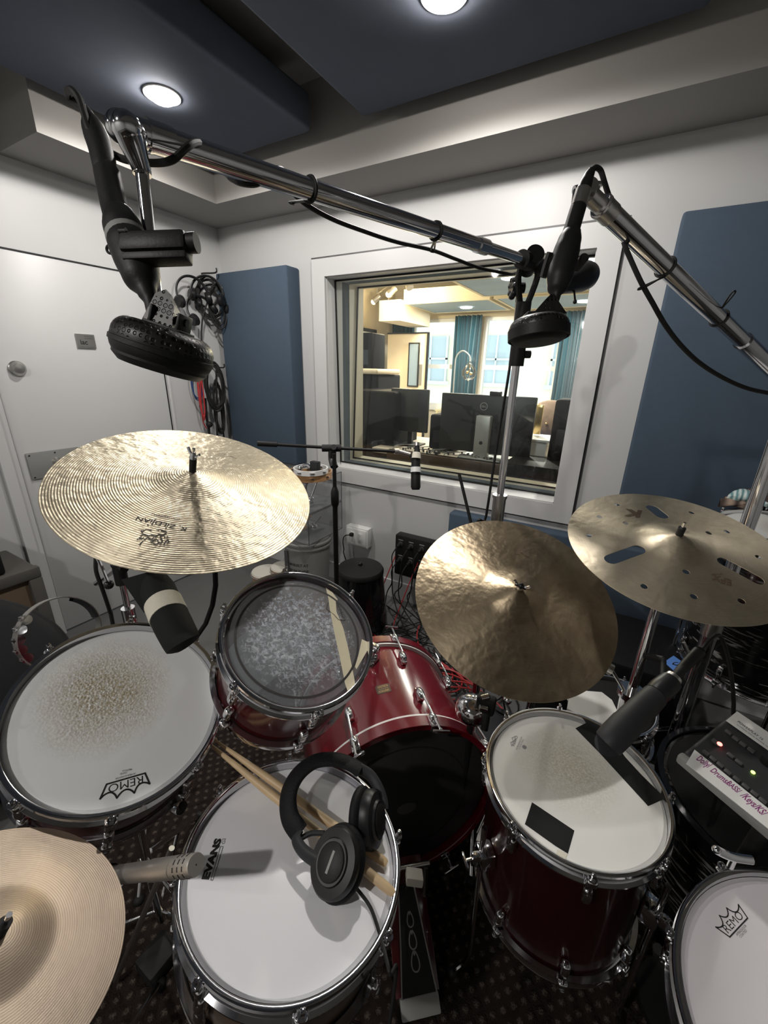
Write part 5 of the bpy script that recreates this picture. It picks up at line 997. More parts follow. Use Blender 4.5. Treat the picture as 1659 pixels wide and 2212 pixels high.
# ------------------------------------------------------------------ kick pedal
p0, p1 = atz(878, 1922, .14), atz(906, 2150, .035); dP = (p1-p0); LP = dP.length; dP.normalize(); sd_ = V((0, 0, 1)).cross(dP).normalized(); nP = dP.cross(sd_).normalized()
if nP.z < 0: nP = -nP
PF = Matrix(((dP.x, sd_.x, nP.x, p0.x), (dP.y, sd_.y, nP.y, p0.y), (dP.z, sd_.z, nP.z, p0.z), (0, 0, 0, 1)))
e = empty('kick_pedal', V((p1.x, p1.y, 0)), 'black bass drum pedal with teardrop marks between the drums', 'drum pedal')
fb = build('footboard', MB().prism([(-.01, -.022), (LP*.55, -.034), (LP, -.045), (LP, .045), (LP*.55, .034), (-.01, .022)], -.006, 0, PF), 'black_satin', e, True)
b = MB()
for s in (-1, 1): b.ribbon([(-.01, s*.022), (LP*.55, s*.034), (LP, s*.045)], .0035, .0, PF, h=.0012)
build('edge_rail', b, 'nickel', fb, True)
b = MB()
for t, sz in ((.30, .013), (.50, .015), (.70, .016)):
    q = [(LP*t+sz*(1.2*math.cos(a_)+(.5 if abs(a_-PI) < 1e-6 else 0)), sz*.62*math.sin(a_)*(1+.35*math.cos(a_))) for a_ in [2*PI*k/20 for k in range(21)]]; b.ribbon(q, .0028, .0, PF, h=.0008)
build('teardrop_mark', b, 'mid_grey', fb, True)
build('heel_plate', MB().box((LP+.035, 0, -.010), (.07, .10, .014), PF, bev=.003), 'mid_grey', e, True)
build('red_base', MB().box((LP*.5, 0, -.028), (LP+.14, .115, .006), PF, bev=.002).box((LP+.075, 0, -.016), (.012, .09, .022), PF, bev=.004), 'dark_red_stain', e, True)
b = MB(); top = p0+V((0, 0, .10))
for s in (-1, 1): b.cyl(p0+sd_*s*.055-V((0, 0, .11)), p0+sd_*s*.05+V((0, 0, .09)), .008, seg=12)
b.cyl(top-sd_*.06, top+sd_*.06, .0065, seg=12).tube([p0, top+dP*.02], .004, sm=1); build('pedal_frame', b, 'nickel', e, True)
bt = W(899, 1898, .98); b = MB().cyl(top, bt, .0035, seg=12); bs = build('beater_shaft', b, 'chrome', e, True)
BF = frame(bt, (bt-top)); build('beater_head', MB().box((0, 0, 0), (.040, .034, .020), camframe(895, 1895, (bt-CP).dot(FW), R(-8)), bev=.003), 'cream_felt', bs, True)
build('rug', MB().bb((-1.30, -1.5, .001), (1.6, 1.46, .012), bev=.004), 'carpet_pattern', label='dark brown carpet with a small woven check under the drum kit', cat='carpet')
build('foam_block', MB().box((-.80, .25, .035), (.075, .085, .045), Matrix.Identity(4), bev=.01), 'black_rubber', label='small black foam block on the carpet left of the white headed drum', cat='foam block')
# ------------------------------------------------------------------ mixer
T0, T1, T2 = W(1492, 1618, .75), W(1590, 1540, .80), W(1659, 1752, .655)
u_ = (T2-T0).normalized(); nM = u_.cross(T1-T0).normalized(); nM = nM if nM.dot(CP-T0) > 0 else -nM; v_ = nM.cross(u_)
XM = Matrix(((u_.x, v_.x, nM.x, T0.x), (u_.y, v_.y, nM.y, T0.y), (u_.z, v_.z, nM.z, T0.z), (0, 0, 0, 1)))
e = empty('personal_mixer', XM, 'dark grey personal monitor mixer at the right edge with a hand lettered white strip', 'mixer')
hM = (T1-T0).dot(v_); wM = .27
build('mixer_body', MB().bb((-.004, -.016, -.038), (wM, hM, -.001), bev=.008, seg=3), 'charcoal', e)
build('front_edge', MB().bb((-.006, -.030, -.022), (wM, -.014, -.001), bev=.005), 'mid_grey', e)
lp = lambda x, y, z=0: tuple(on(XM, x, y, z)[:2])
ts = build('tape_strip', MB().prism([lp(1492, 1634), lp(1500, 1620), (wM-.005, lp(1650, 1740)[1]), (wM-.005, lp(1650, 1740)[1]-.026), lp(1482, 1650)], .0, .0012), 'white_plastic', e)
b = MB(); z = .0013
text(b, 'Dolly/', lp(1503, 1641), lp(1531, 1662), z, h=.014, italic=.2, bold=.02); text(b, 'Drums/', lp(1533, 1666), lp(1571, 1697), z, h=.0125, italic=.2, bold=.02); text(b, 'BASS/', lp(1568, 1694), lp(1595, 1716), z, h=.011, italic=.2, bold=.02); text(b, '/Keys/KS/', lp(1598, 1719), lp(1649, 1765), z, h=.0135, italic=.2, bold=.02); build('handwriting', b, 'purple_ink', ts, smooth=False)
lb_ = build('name_strip', MB().prism([lp(1568, 1557), lp(1592, 1537), (wM-.004, lp(1592, 1537)[1]), (wM-.004, lp(1568, 1557)[1])], .0, .0008), 'white_plastic', e)
b = MB(); text(b, 'POWERPLAY 16', lp(1592, 1560), lp(1646, 1600), .0010, h=.0055, bold=.01); text(b, '16-CHANNEL DIGITAL PERSONAL MIXER', lp(1591, 1566), lp(1664, 1620), .0010, h=.0028); build('lettering', b, 'ink', lb_, smooth=False)
S9 = lambda x, y: (1440+x/5.822, 1480+y/5.822)
k0 = None
for (x, y) in ((775, 600), (865, 680), (955, 750), (1060, 825), (800, 890), (905, 975), (490, 860), (580, 935), (670, 1010), (765, 1100), (880, 1190), (990, 1280), (1100, 1370), (1205, 1460)):
    q = lp(*S9(x, y))
    if k0 is None: k0 = build('push_button', MB().box((0, 0, .0015), (.0105, .0070, .004), bev=.0012), 'dark_grey', e); k0.location = (q[0], q[1], 0)
    else: c = k0.copy(); COL.objects.link(c); c.location = (q[0], q[1], 0)
q = lp(*S9(645, 745)); build('red_button', MB().box((q[0]-.003, q[1], .0015), (.014, .0085, .005), bev=.0015), 'dark_grey', e); build('red_indicator', MB().sph((q[0]+.002, q[1], .004), .0042, None, (1, 1, .5)), 'red_led', e)
q = lp(*S9(1085, 1100)); build('green_indicator', MB().sph((q[0], q[1], .001), .0032, None, (1, 1, .5)), 'green_led', e)
q = lp(*S9(1260, 960)); build('rotary_knob', MB().cyl((q[0], q[1], 0), (q[0], q[1], .014), .0105, .009, seg=24), 'black_plastic', e)
b = MB().cyl((.12, .03, -.25), (.12, .03, -.035), .012, seg=16); build('mount_post', b, 'black_satin', e)
build('stand_base', MB().tube([XM @ V((.12, .03, -.25)), V((.40, .86, .55)), V((.40, .86, .02))], .012, sm=1).cyl((.40, .86, 0.013), (.40, .86, .03), .10, seg=28), 'black_satin', e, True)
# ================================================================== ALONG THE WALLS
def wx(px, py, x=-2.56): return atx(px, py, x)
def hang_phones(ctr, lab, rr=.075, rot=0, n=(1, -.3, .1)):
    F_ = frame(ctr, n, x=(0, 1, 0)) @ Matrix.Rotation(rot, 4, 'Z'); e = empty('headphones', F_, lab, 'headphones', 'headphones hanging on the wall')
    b = MB().tube([(rr*math.cos(a), rr*1.15*math.sin(a), 0) for a in [PI*k/10 for k in range(11)]], .009, flat=.6, sm=2); build('headband', b, 'black_plastic', e)
    for s in (-1, 1):
        G = TR(s*rr, -.02, 0) @ Matrix.Rotation(R(90*s-20*s), 4, 'Y'); c_ = build('ear_cup', MB().lathe([(.0005, .010), (.026, .012), (.036, .004), (.036, -.010), (.0005, -.012)], G @ Matrix.Diagonal((1.2, .95, 1, 1)), 28), 'black_plastic', e); build('ear_cushion', MB().torus(.028, .010, G @ TR(0, 0, -.014), 28, 10), 'black_vinyl', c_)
    return e
hk = wx(443, 590, -2.58)
build('wall_hook', MB().tube([(XL, hk.y, hk.z), (XL+.03, hk.y, hk.z), (XL+.14, hk.y, hk.z-.005), (XL+.15, hk.y, hk.z+.02)], .005), 'black_satin', label='upper wall hook holding headphones beside the tall blue panel', cat='hook')
hang_phones(wx(418, 640, -2.52), 'headphones hanging on the left side of the upper wall hook bundle', .10, R(10)); hang_phones(wx(447, 635, -2.50), 'headphones hanging in the middle of the upper wall hook bundle', .095, R(-15), (1, -.8, .2)); hang_phones(wx(462, 655, -2.53), 'headphones hanging behind on the right of the upper wall hook bundle', .10, R(-8), (.9, -.9, 0))
def coil(ctr, a_, b_, n, m, lab, nrm=(1, -.5, 0), rad=.0035, group=None, seed=1, tail=None, cat='cable coil'):
    random.seed(seed); F_ = frame(ctr, nrm, x=(0, 0, 1)); pts = []
    for k in range(n*12):
        t = 2*PI*k/12; pts.append(F_ @ V((a_*math.cos(t)*(1+.12*math.sin(k*.37+seed)), b_*math.sin(t)*(1+.18*math.cos(k*.23+seed)), .006*math.sin(k*1.3+seed)+.012*random.random())))
    b = MB().tube(pts, rad, seg=6, sm=2)
    if tail: b.tube([pts[-1]]+[V(t) for t in tail], rad, seg=6, sm=4)
    return build('cable_coil', b, m, label=lab, cat=cat, group=group)
hang_phones(wx(436, 672, -2.54), 'headphones hanging lowest in the upper wall hook bundle', .085, R(25), (1, -.5, .3))
coil(wx(455, 645, -2.55), .12, .085, 4, 'black_rubber', 'black cables coiled with the headphones on the upper wall hook', rad=.0055, tail=[wx(437, 690, -2.56), wx(437, 800, -2.57), wx(432, 880, -2.58)])
coil(wx(470, 660, -2.50), .13, .05, 2, 'black_rubber', 'dark cable loops hanging at the edge of the tall blue panel', rad=.006, seed=5)
hk2 = wx(465, 792, -2.58); build('wall_hook', MB().tube([(XL, hk2.y, hk2.z), (XL+.12, hk2.y, hk2.z-.005), (XL+.13, hk2.y, hk2.z+.02)], .005), 'black_satin', label='lower wall hook behind the round head of the left microphone', cat='hook')
coil(wx(464, 835, -2.50), .15, .055, 7, 'black_rubber', 'thick hank of black cables on the lower wall hook', rad=.007, seed=2, tail=[wx(468, 900, -2.52), wx(470, 950, -2.52), wx(474, 1010, -2.54), wx(478, 1090, -2.54)])
coil(wx(472, 880, -2.53), .17, .03, 4, 'black_rubber', 'long narrow hank of black cables hanging lowest beside the panel', rad=.006, seed=8, tail=[wx(482, 930, -2.54), wx(488, 980, -2.54), wx(490, 1050, -2.54)])
coil(wx(434, 850, -2.54), .16, .014, 4, 'red_cable', 'bright red cables hanging from the lower wall hook', rad=.004, seed=3, tail=[wx(437, 900, -2.55), wx(446, 925, -2.56)])
coil(wx(424, 830, -2.56), .10, .03, 3, 'blue_cable', 'dark blue cable loop hanging left of the red cables', rad=.0035, seed=4)
b = MB().tube([wx(443, 860, -2.57), wx(446, 900, -2.575), wx(451, 925, -2.575), wx(453, 960, -2.575), wx(455, 1010, -2.575)], .009, seg=8); b.sph(wx(452, 917, -2.56), .022); build('velcro_strap', b, 'black_rubber', label='ribbed black strap with a clip hanging under the red cables', cat='strap')
b = MB()
# clear bins
BX0, BX1, BY0, BY1 = -1.93, -1.565, 1.79, 2.14
def bin_(z0, z1, lab):
    e = empty('storage_bin', ((BX0+BX1)/2, (BY0+BY1)/2, z0), lab, 'storage bin', 'clear acrylic bins under the window'); w_ = .004; b = MB()
    b.bb((BX0, BY0, z0), (BX1, BY1, z0+w_)); b.bb((BX0, BY0, z0), (BX0+w_, BY1, z1)); b.bb((BX1-w_, BY0, z0), (BX1, BY1, z1)); b.bb((BX0, BY0, z0), (BX1, BY0+w_, z1)); b.bb((BX0, BY1-w_, z0), (BX1, BY1, z1)); build('bin_walls', b, 'clear_acrylic', e, True, smooth=False)
    b = MB(); 
    for (x, y) in ((BX1, BY0), (BX0, BY0), (BX1, BY1)): b.cyl((x, y, z0), (x, y, z1), .0022, seg=6)
    for z in (z0+.001, z1-.002): b.cyl((BX1, BY0, z), (BX1, BY1, z), .0025, seg=6).cyl((BX0, BY0, z), (BX1, BY0, z), .0025, seg=6)
    build('bin_edges', b, 'dark_grey', e, True); return e
bin_(.455, .655, 'lower clear plastic bin of percussion with a paper label on top of the white bucket'); bin_(.660, .860, 'upper clear plastic bin carrying the wooden tambourines')
build('paper_label', MB().bb((BX0+.10, BY0-.004, .50), (BX0+.26, BY0-.002, .60)), 'white_plastic', bpy.data.objects['storage_bin'], True, smooth=False)
random.seed(11)
for i in range(5):
    x, y = BX0+.07+.055*i, BY0+.10+.04*(i % 3); build('percussion_bell', MB().sph((x, y, .52), .026).cyl((x, y, .53), (x+.05, y+.02, .60), .006, seg=8), ('chrome', 'congas')[i % 2], label='small percussion piece inside the lower clear bin', cat='percussion', group='percussion pieces in the lower clear bin')
for i in range(4):
    x = BX0+.08+.07*i; build('hand_shaker', MB().sph((x, BY0+.12, .70), .030, None, (1, 1, 1.2)).cyl((x, BY0+.12, .72), (x+.02, BY0+.16, .82), .007, seg=8), ('dark_grey', 'chrome')[i % 2], label='small shaker inside the upper clear bin', cat='percussion', group='shakers in the upper clear bin')
bc_ = V((-1.72, 1.95, .02)); e = empty('plastic_bucket', bc_, 'translucent white bucket with printing under the clear bins', 'bucket')
bk = build('bucket_wall', MB().lathe([(.001, 0), (.135, 0), (.155, .36), (.165, .362), (.165, .372), (.157, .374), (.158, .392), (.167, .394), (.167, .404), (.160, .412), (.160, .426), (.001, .430)], None, 56), 'mid_grey', e)
b = MB(); hf = .149
for s_, a0_, h_, z_ in (('CUSTOM BUILT AT', -2.15, .020, .255), ('THE DRUM SHOP', -2.15, .030, .20)):
    vs, fs = text_mesh(s_, .02); x1_ = max(v.x for v in vs); b.add([((.1495+.0012*0+(z_+v.y*h_*1.4)*.055+.0006)*math.cos(a0_+v.x/x1_*1.3), (.1495-.014+(z_+v.y*h_*1.4)*.055+.0145)*math.sin(a0_+v.x/x1_*1.3), z_+v.y*h_*1.4) for v in vs], fs)
bk_t = build('bucket_lettering', b, 'ink', bk, smooth=False)
build('bucket_tape', MB().box((-.05, -.155, .27), (.03, .006, .15)), 'dark_grey', bk)
def tamb(c, r_, h_, m, lab, tilt=(0, 0, 1)):
    M = frame(c, tilt); e = empty('tambourine', M, lab, 'tambourine'); build('rim', MB().lathe([(r_, 0), (r_, h_), (r_-.008, h_), (r_-.008, 0)], None, 56, closed=True), m, e)
    j = None
    for k in range(8):
        a = 2*PI*k/8
        if j is None: j = build('jingle', MB().cyl((r_-.004, 0, h_*.45), (r_-.004, 0, h_*.45+.002), .016, seg=18).cyl((r_-.004, 0, h_*.55+.002), (r_-.004, 0, h_*.55+.004), .016, seg=18), 'chrome', e)
        else: c2 = j.copy(); COL.objects.link(c2); c2.rotation_euler.z = a
    return e
tc_ = atz(676, 1030, .865); tamb((tc_.x-.02, tc_.y-.0, .8605), .135, .042, 'congas', 'orange wooden tambourine on top of the clear bins'); tamb((tc_.x+.015, tc_.y-.035, .904), .105, .030, 'white_plastic', 'smaller white rimmed tambourine stacked on the wooden one')
build('spare_clamp', MB().tube([(tc_.x-.05, tc_.y-.03, .93), (tc_.x, tc_.y-.04, .945), (tc_.x+.03, tc_.y-.05, .935)], .012).sph((tc_.x-.05, tc_.y-.06, .925), .018), 'chrome', label='small chrome clamp lying in the tambourines', cat='clamp')
tq = atz(686, 1010, .93); build('black_box', MB().box((tc_.x+.055, tc_.y-.04, .94), (.055, .035, .075), bev=.003), 'charcoal', label='small upright black box standing in the tambourines', cat='box')
# bongos on floor
for (px, py, z, r_, lab) in ((612, 1222, .20, .085, 'natural wood bongo drum beside the white bucket'), (575, 1232, .16, .10, 'wider wooden hand drum on the floor behind the rack tom')):
    p = atz(px, py, z); e = empty('bongo_drum', (p.x, p.y, 0), lab, 'hand drum'); build('wood_shell', MB().lathe([(r_*.82, .004), (r_*.95, z*.5), (r_, z-.01), (r_-.01, z-.01), (r_*.8, .01)], None, 36, closed=True), 'congas', e)
    build('skin', MB().lathe([(.0005, z), (r_-.004, z), (r_+.002, z-.01)], None, 40), 'cream_felt', e); build('rim', MB().torus(r_+.004, .004, TR(0, 0, z-.02), 40, 8), 'chrome', e)
# black pail
e = empty('black_pail', (-1.20, 1.82, .0), 'glossy black lidded pail on the floor under the wall outlet', 'pail')
build('pail_body', MB().lathe([(.001, .002), (.172, .002), (.170, .02), (.136, .37), (.132, .385)], None, 64), 'black_gloss', e); build('lid', MB().lathe([(.140, .365), (.140, .380), (.132, .392), (.09, .402), (.0005, .408)], None, 64), 'black_satin', e); build('lid_knob', MB().sph((-.0, .0, .412), .014), 'black_gloss', e)
# outlet
o0, o1 = aty(748, 1134, 2.15), aty(794, 1186, 2.15); x0, x1, z0, z1 = o0.x, o1.x, o1.z, o0.z
e = empty('wall_outlet', ((x0+x1)/2, YW, z0), 'white double power outlet box on the wall above the black pail', 'outlet'); build('box_body', MB().bb((x0, 2.15, z0), (x1, YW-.001, z1), bev=.003), 'white_plastic', e, True)
build('cover_plate', MB().bb((x0+.012, 2.144, z0+.012), (x1-.012, 2.152, z1-.012), bev=.002), 'white_plastic', e, True); w_ = x1-x0
for k in (0, 1):
    xc = x0+w_*(.33+.34*k); rc = build('receptacle', MB().bb((xc-.016, 2.141, z0+.035), (xc+.016, 2.147, z1-.035), bev=.001), 'white_plastic', e, True); b = MB()
    for zc in (z0+(z1-z0)*.36, z0+(z1-z0)*.64): b.bb((xc-.007, 2.1405, zc-.004), (xc-.005, 2.142, zc+.005)).bb((xc+.005, 2.1405, zc-.004), (xc+.007, 2.142, zc+.005)).bb((xc-.002, 2.1405, zc-.011), (xc+.002, 2.142, zc-.007))
    build('slots', b, 'ink', rc, True, smooth=False)
xc = x0+w_*.33; zc = z0+(z1-z0)*.64; build('power_cord', MB().box((xc, 2.128, zc), (.024, .026, .022), bev=.004).tube([(xc, 2.12, zc), (xc-.03, 2.09, zc-.005), (xc-.045, 2.09, zc-.05), (xc-.045, 2.10, zc-.11), (xc-.035, 2.09, zc-.15), (xc+.03, 2.12, .1), (xc+.25, 2.1, .01), (xc+.5, 2.0, .01)], .0038), 'black_rubber', label='black power cord plugged into the white outlet box', cat='cord')
# stage box on the wall
e = empty('stage_box', (-.86, 2.10, .27), 'black stage box full of plugged cables on the wall left of the low blue panel', 'stage box'); build('box_body', MB().bb((-1.10, 2.06, .272), (-.60, 2.124, .545), bev=.008), 'black_satin', e, True)
random.seed(5)
for k in range(6):
    x = -1.06+k*.072
    for zr in (.49, .385):
        s_ = build('socket', MB().cyl((x, 2.061, zr), (x, 2.054, zr), .015, seg=20), 'dark_grey', e, True); build('socket_label', MB().bb((x-.016, 2.0585, zr+.022), (x+.016, 2.0605, zr+.028)), 'mid_grey', s_, True, smooth=False)
def fl(x, y): return V((x, y, .012+.012*random.random()))
for k in range(11):
    x = -1.06+(k % 6)*.072; zr = .49 if k < 6 else .385; m = 'black_rubber'; lab = 'black cable drooping from the stage box to the floor'; nm = 'drooping_cable'
    ex = -1.3+random.random()*1.0; ey = 1.50+random.random()*.45
    b = MB().cyl((x, 2.056, zr), (x-.004, 2.02, zr-.008), .0095, seg=14); b.tube([(x-.004, 2.02, zr-.008), (x-.012, 1.975, zr-.05), (x-.02+.02*random.random(), 1.97, zr-.13), (x-.04+random.random()*.06, 1.96, .16), (x+(ex-x)*.5, 1.93-.12*random.random(), .03), fl(ex, ey), fl(ex+.12, ey-.16), fl(ex+.25, ey+.02), fl(ex+.15, ey+.18)], .0036, seg=7, sm=5)
    build(nm, b, m, label=lab, cat='cable', group='black cables from the stage box to the floor')
for k in range(3):
    x = -1.09+k*.16; b = MB().tube([(x, 2.05, .40), (x-.02, 2.0, .30), (x-.06, 1.95, .12), fl(x-.05, 1.85), fl(x+.1, 1.7), fl(x+.3, 1.62)], .0034, seg=7, sm=5); build('drooping_cable', b, 'red_cable', label='red cable running down from the stage box', cat='cable', group='red cables from the stage box')
# red cable heap on floor behind the bass drum
random.seed(9)
for k in range(7):
    cx_, cy_ = -.70+.055*k, 1.64-.03*k; pts = [V((cx_+(.17+.03*random.random())*math.cos(t*.7+k), cy_+(.10+.04*random.random())*math.sin(t*.7+k), .014+.006*k+.01*random.random())) for t in range(10)]
    build('looped_cable', MB().tube(pts, .0042, seg=7, sm=4), 'red_cable', label='loop of red cable in the heap on the floor behind the bass drum', cat='cable', group='red cable heap behind the bass drum')
for k in range(5):
    cx_, cy_ = -.95+.11*k, 1.80-.05*k; pts = [V((cx_+(.13+.05*random.random())*math.cos(t*.6+k), cy_+(.08+.05*random.random())*math.sin(t*.6+k), .012+.012*random.random())) for t in range(11)]
    build('looped_cable', MB().tube(pts, .0038, seg=7, sm=4), 'black_rubber', label='loop of black cable on the concrete below the stage box', cat='cable', group='black cable loops on the concrete floor')
build('looped_cable', MB().tube([(-2.0, 1.7, .01), (-1.86, 1.62, .012), (-1.8, 1.7, .012), (-1.9, 1.78, .012), (-1.98, 1.7, .012), (-1.85, 1.6, .012), (-1.6, 1.6, .01)], .0035, sm=5), 'black_rubber', label='small black cable loop on the floor in front of the hand drums', cat='cable')
# floor paper / plate marks near wall
# amp on the left
AX = -2.28; e = empty('guitar_cabinet', (-2.45, .28, 0), 'dark speaker cabinet with tan grille cloth against the left wall', 'amplifier'); zt_ = .60
build('cabinet_body', MB().bb((XL+.01, -.15, .01), (AX, .672, zt_), bev=.012, seg=3), 'amp_tolex', e, True)
b = MB(); t_ = .05
for (y0, z0, y1, z1) in ((-.15, zt_-t_, .674, zt_+.003), (-.15, .012, .674, .06), (.622, .06, .674, zt_-t_), (-.15, .06, -.10, zt_-t_)): b.bb((AX-.004, y0, z0), (AX+.035, y1, z1), bev=.006)
build('front_frame', b, 'amp_tolex', e, True); build('grille_cloth', MB().bb((AX-.002, -.10, .06), (AX+.006, .622, zt_-t_)), 'brown_grille', e, True, smooth=False)
e = empty('amplifier_head', (-2.45, .2, zt_), 'small black amplifier standing on the tan grille cabinet', 'amplifier'); q0 = wx(24, 1118, AX+.0)
build('case', MB().bb((XL+.02, -.15, zt_+.002), (AX-.0, .565, .775), bev=.012, seg=3), 'black_vinyl', e, True); build('front_panel', MB().bb((AX-.004, -.1, zt_+.03), (AX+.004, .52, .745)), 'dark_grey', e, True, smooth=False)
bgc = V((-1.78, .18, .02)); e = empty('drum_bag', bgc, 'round black padded drum bag on the floor at the left edge', 'drum bag'); FB = frame((-1.75, .20, .44), (.75, -.25, .5), x=(0, 0, 1))
build('bag_body', MB().lathe([(.0005, .10), (.30, .10), (.33, .085), (.34, .06), (.34, -.12), (.32, -.15), (.0005, -.15)], FB, 64), 'black_vinyl', e, True); build('zip_ring', MB().torus(.341, .004, FB @ TR(0, 0, .02), 64, 8), 'black_rubber', e, True)
build('bag_support', MB().bb((-1.95, -.05, .0), (-1.68, .40, .18), bev=.02), 'black_vinyl', e, True)
# half moon tambourine on the stand
tcn = W(129, 1366, .98); TM = frame(tcn, (RT*.80-FW*.52+UP*.12), x=UP); e = empty('mounted_tambourine', TM, 'chrome half ring tambourine upright behind the left floor tom', 'tambourine')
build('frame_ring', MB().lathe([(.082, -.014), (.084, -.014), (.084, .014), (.082, .014)], None, 64, closed=True), 'satin_chrome', e)
j = None
for k in range(5):
    a = R(-35)+k*R(17)+R(90)
    if j is None: j = build('jingle', MB().cyl((.0765, 0, -.010), (.0765, 0, -.0085), .011, seg=16).cyl((.0765, 0, .006), (.0765, 0, .0075), .011, seg=16).cyl((.086, 0, -.012), (.086, 0, .012), .0025, seg=8), 'chrome', e); j.rotation_euler.z = a
    else: c = j.copy(); COL.objects.link(c); c.rotation_euler.z = a
build('grip_pad', MB().lathe([(.075, -.012), (.0825, -.013), (.0825, .013), (.075, .012)], None, 30, closed=True, a0=R(-75), a1=R(-20)), 'charcoal', e)
build('mount_rod', MB().tube([TM @ V((-.084, 0, 0)), TM @ V((-.13, .0, 0)), V((-1.02, .33, .60)), V((-.88, .31, .42))], .0055, sm=4), 'chrome', e, True)
# ================================================================== RIGHT SIDE
e, Mo, ho = drum('floor_tom', 'black oyster shell drum with a pale head by the right blue panel', (.575, 1.80, 1.035), (0, 0, 1), .225, .56, 'black_oyster', 'coated_used', 8, .2)
for k in range(3):
    a = .6+k*2*PI/3; build('leg', MB().cyl((.575+.24*math.cos(a), 1.80+.24*math.sin(a), .62), (.575+.24*math.cos(a), 1.80+.24*math.sin(a), .02), .0065, seg=12).box((.575+.232*math.cos(a), 1.80+.232*math.sin(a), .60), (.03, .03, .05), bev=.005), 'chrome', e, True)
def cloth(c, sx_, sy_, m, lab, seed, amp=.03, fold=.02):
    random.seed(seed); b = MB(); n = 26; vs = []
    for i in range(n+1):
        for k in range(n+1):
            u, v = i/n*2-1, k/n*2-1; z = amp*(math.sin(u*4+seed)*math.cos(v*3.1+seed*2)+.5*math.sin(v*9+u*5))+fold*(1-u*u)*1.5; rr_ = 1+.12*math.sin(math.atan2(v, u)*3+seed); vs.append((c[0]+u*sx_*rr_, c[1]+v*sy_*rr_, c[2]+max(0, z)+.004))
    N_ = n+1; fs = [(i*N_+k, (i+1)*N_+k, (i+1)*N_+k+1, i*N_+k+1) for i in range(n) for k in range(n)]; o_ = len(vs); vs += [(x, y, z-.004) for x, y, z in vs]; fs += [tuple(o_+q for q in f[::-1]) for f in fs]
    b.add(vs, fs); return build('folded_towel', b, m, label=lab, cat='towel')
hzt = 1.0235
tq_ = atz(1640, 1104, hzt); cloth((tq_.x, tq_.y, hzt), .12, .05, 'brown_towel', 'brown patterned towel bunched on the pale headed oyster drum', 3, .03, .035); 
b = MB(); P_ = [W(1572, 1066, 2.02), W(1590, 1056, 2.05), W(1625, 1060, 2.1), W(1665, 1078, 2.1)]
b.tube([atz(1582, 1078, 1.06), atz(1600, 1072, 1.07), atz(1625, 1076, 1.075), atz(1660, 1092, 1.07)], lambda t: .012+.030*math.sin(PI*min(1, t*1.1+.08)), seg=14, sm=6, flat=.7); build('striped_towel', b, 'striped_towel', label='rolled teal and white striped towel on top of the brown towel', cat='towel')
e, M2_, _ = drum('snare_drum', 'small black oyster drum low on the carpet behind the right floor tom', (.15, 1.42, .40), (-.1, -.1, .99), .14, .18, 'black_oyster', 'black_satin', 6, .3)
build('drum_block', MB().bb((.06, 1.33, .012), (.24, 1.51, .212), bev=.02), 'black_vinyl', label='black block under the small oyster drum', cat='block')
e = empty('bass_drum', TR(.52, 1.18, .012), 'black drum with a wide black top standing on the carpet behind the mixer', 'drum'); build('shell', MB().lathe([(.235, .01), (.235, .43), (.225, .43), (.225, .01)], None, 72, closed=True), 'black_oyster', e); build('head', MB().lathe([(.0005, .432), (.225, .432)], None, 64), 'black_satin', e)
for z in (.40, .0): build('hoop', MB().lathe([(.252, z), (.252, z+.038), (.238, z+.040), (.236, z)], None, 72, closed=True), 'black_gloss', e)
e = empty('equipment_case', (.14, 1.83, 0), 'black equipment case on the floor below the slotted cymbal', 'case'); build('case_body', MB().bb((-.12, 1.64, .012), (.385, 2.06, .42), bev=.015), 'black_vinyl', e, True); build('case_latch', MB().box((.12, 1.638, .30), (.05, .01, .04), bev=.002), 'satin_chrome', e, True)
cn = [atz(*p, .4215) for p in ((1434, 1430), (1455, 1416), (1476, 1431), (1456, 1449))]; e = build('blue_note', MB().prism([(p.x, p.y) for p in cn], .4205, .4212), 'blue_tape', label='square of blue tape with a handwritten mark on the black case', cat='tape note', smooth=False)
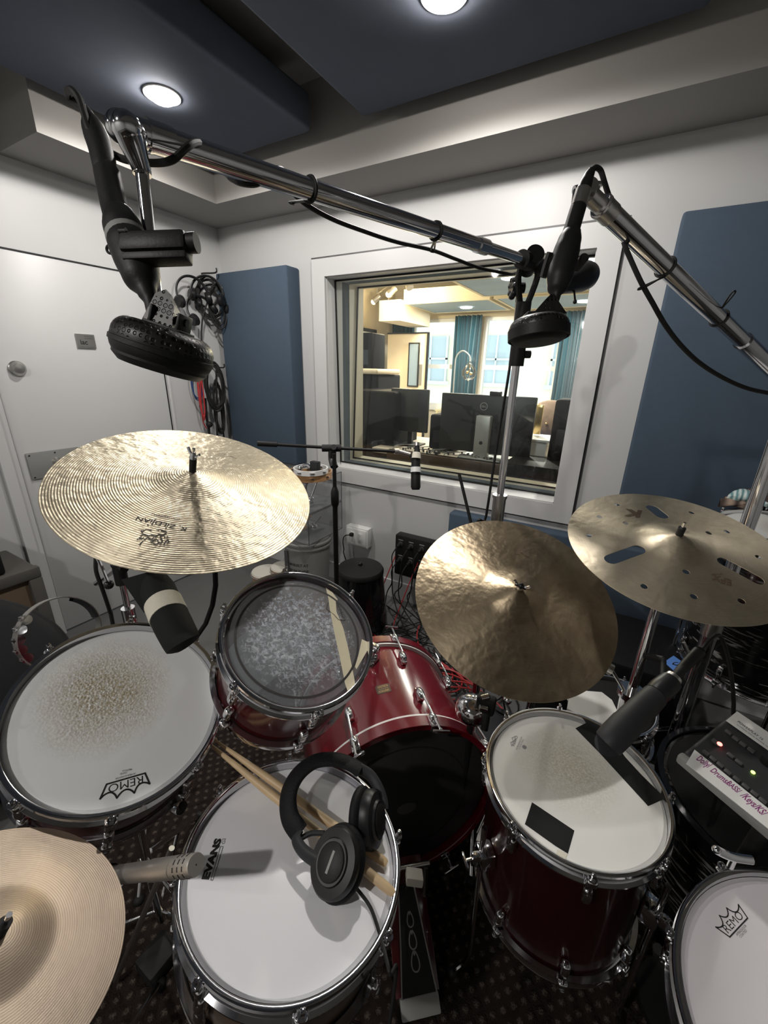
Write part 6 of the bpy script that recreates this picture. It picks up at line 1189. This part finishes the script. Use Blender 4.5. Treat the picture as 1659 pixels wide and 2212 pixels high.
b = MB(); mm = sum((V((p.x, p.y, 0)) for p in cn), V())/4; text(b, 'S', (mm.x+.012, mm.y+.014), (mm.x-.010, mm.y-.012), .4214, h=.03); build('ink_mark', b, 'ink', e, True, smooth=False)
# white rounded plate under the centre cymbal
poly = [atz(x, y, .62) for x, y in ((1230, 1500), (1262, 1492), (1300, 1495), (1322, 1512), (1338, 1545), (1334, 1562), (1310, 1568), (1262, 1552), (1225, 1530))]
build('white_splash_pad', MB().prism([(p.x, p.y) for p in poly], .612, .620), 'white_plastic', label='rounded white sheet showing between the centre cymbal and the floor tom', cat='sheet', smooth=False)
build('pad_stand', MB().cyl((.06, 1.03, .02), (.06, 1.03, .611), .010, seg=14).cyl((.06, 1.03, .014), (.06, 1.03, .03), .06), 'black_satin', label='short black post under the rounded white sheet', cat='post')
dc = W(1020, 1532, 1.16); e = empty('chrome_cowbell', dc, 'chrome domed bell on a black block beside the bass drum', 'bell')
build('dome', MB().sph(dc, .048, None, (1, 1, .85), 32, 16), 'chrome', e, True); build('clamp_block', MB().box(W(1050, 1520, 1.12), (.05, .03, .05), bev=.006).cyl(W(1052, 1540, 1.12), W(1046, 1576, 1.12), .010).cyl(W(1036, 1508, 1.1), W(1058, 1504, 1.1), .006).cyl(dc, V((dc.x, dc.y, .02)), .010, seg=12), 'black_satin', e, True); build('clamp_screw', MB().cyl(W(1040, 1508, 1.09), W(1056, 1504, 1.09), .008, seg=12).cyl(W(1036, 1528, 1.09), W(1052, 1532, 1.09), .007, seg=12).sph(W(1096, 1512, 1.1), .012), 'chrome', e, True)
build('foot_board_case', MB().bb((-.42, 1.12, .013), (-.04, 1.45, .16), bev=.02), 'charcoal', label='dark grey low case on the carpet behind the bass drum', cat='case')
# long clamp handle by lower right drum
p = W(1580, 1850, .60); b = MB().tube([W(1548, 1836, .60), W(1568, 1846, .60), W(1590, 1853, .60), W(1625, 1858, .60)], .006, sm=4, flat=.7).cyl(W(1586, 1852, .60), W(1577, 1872, .61), .0045, seg=10).sph(W(1548, 1836, .60), .006); build('wing_screw', b, 'chrome', label='chrome wing screw just above the rim of the bottom right drum', cat='wing screw')
bpy.context.view_layer.update()
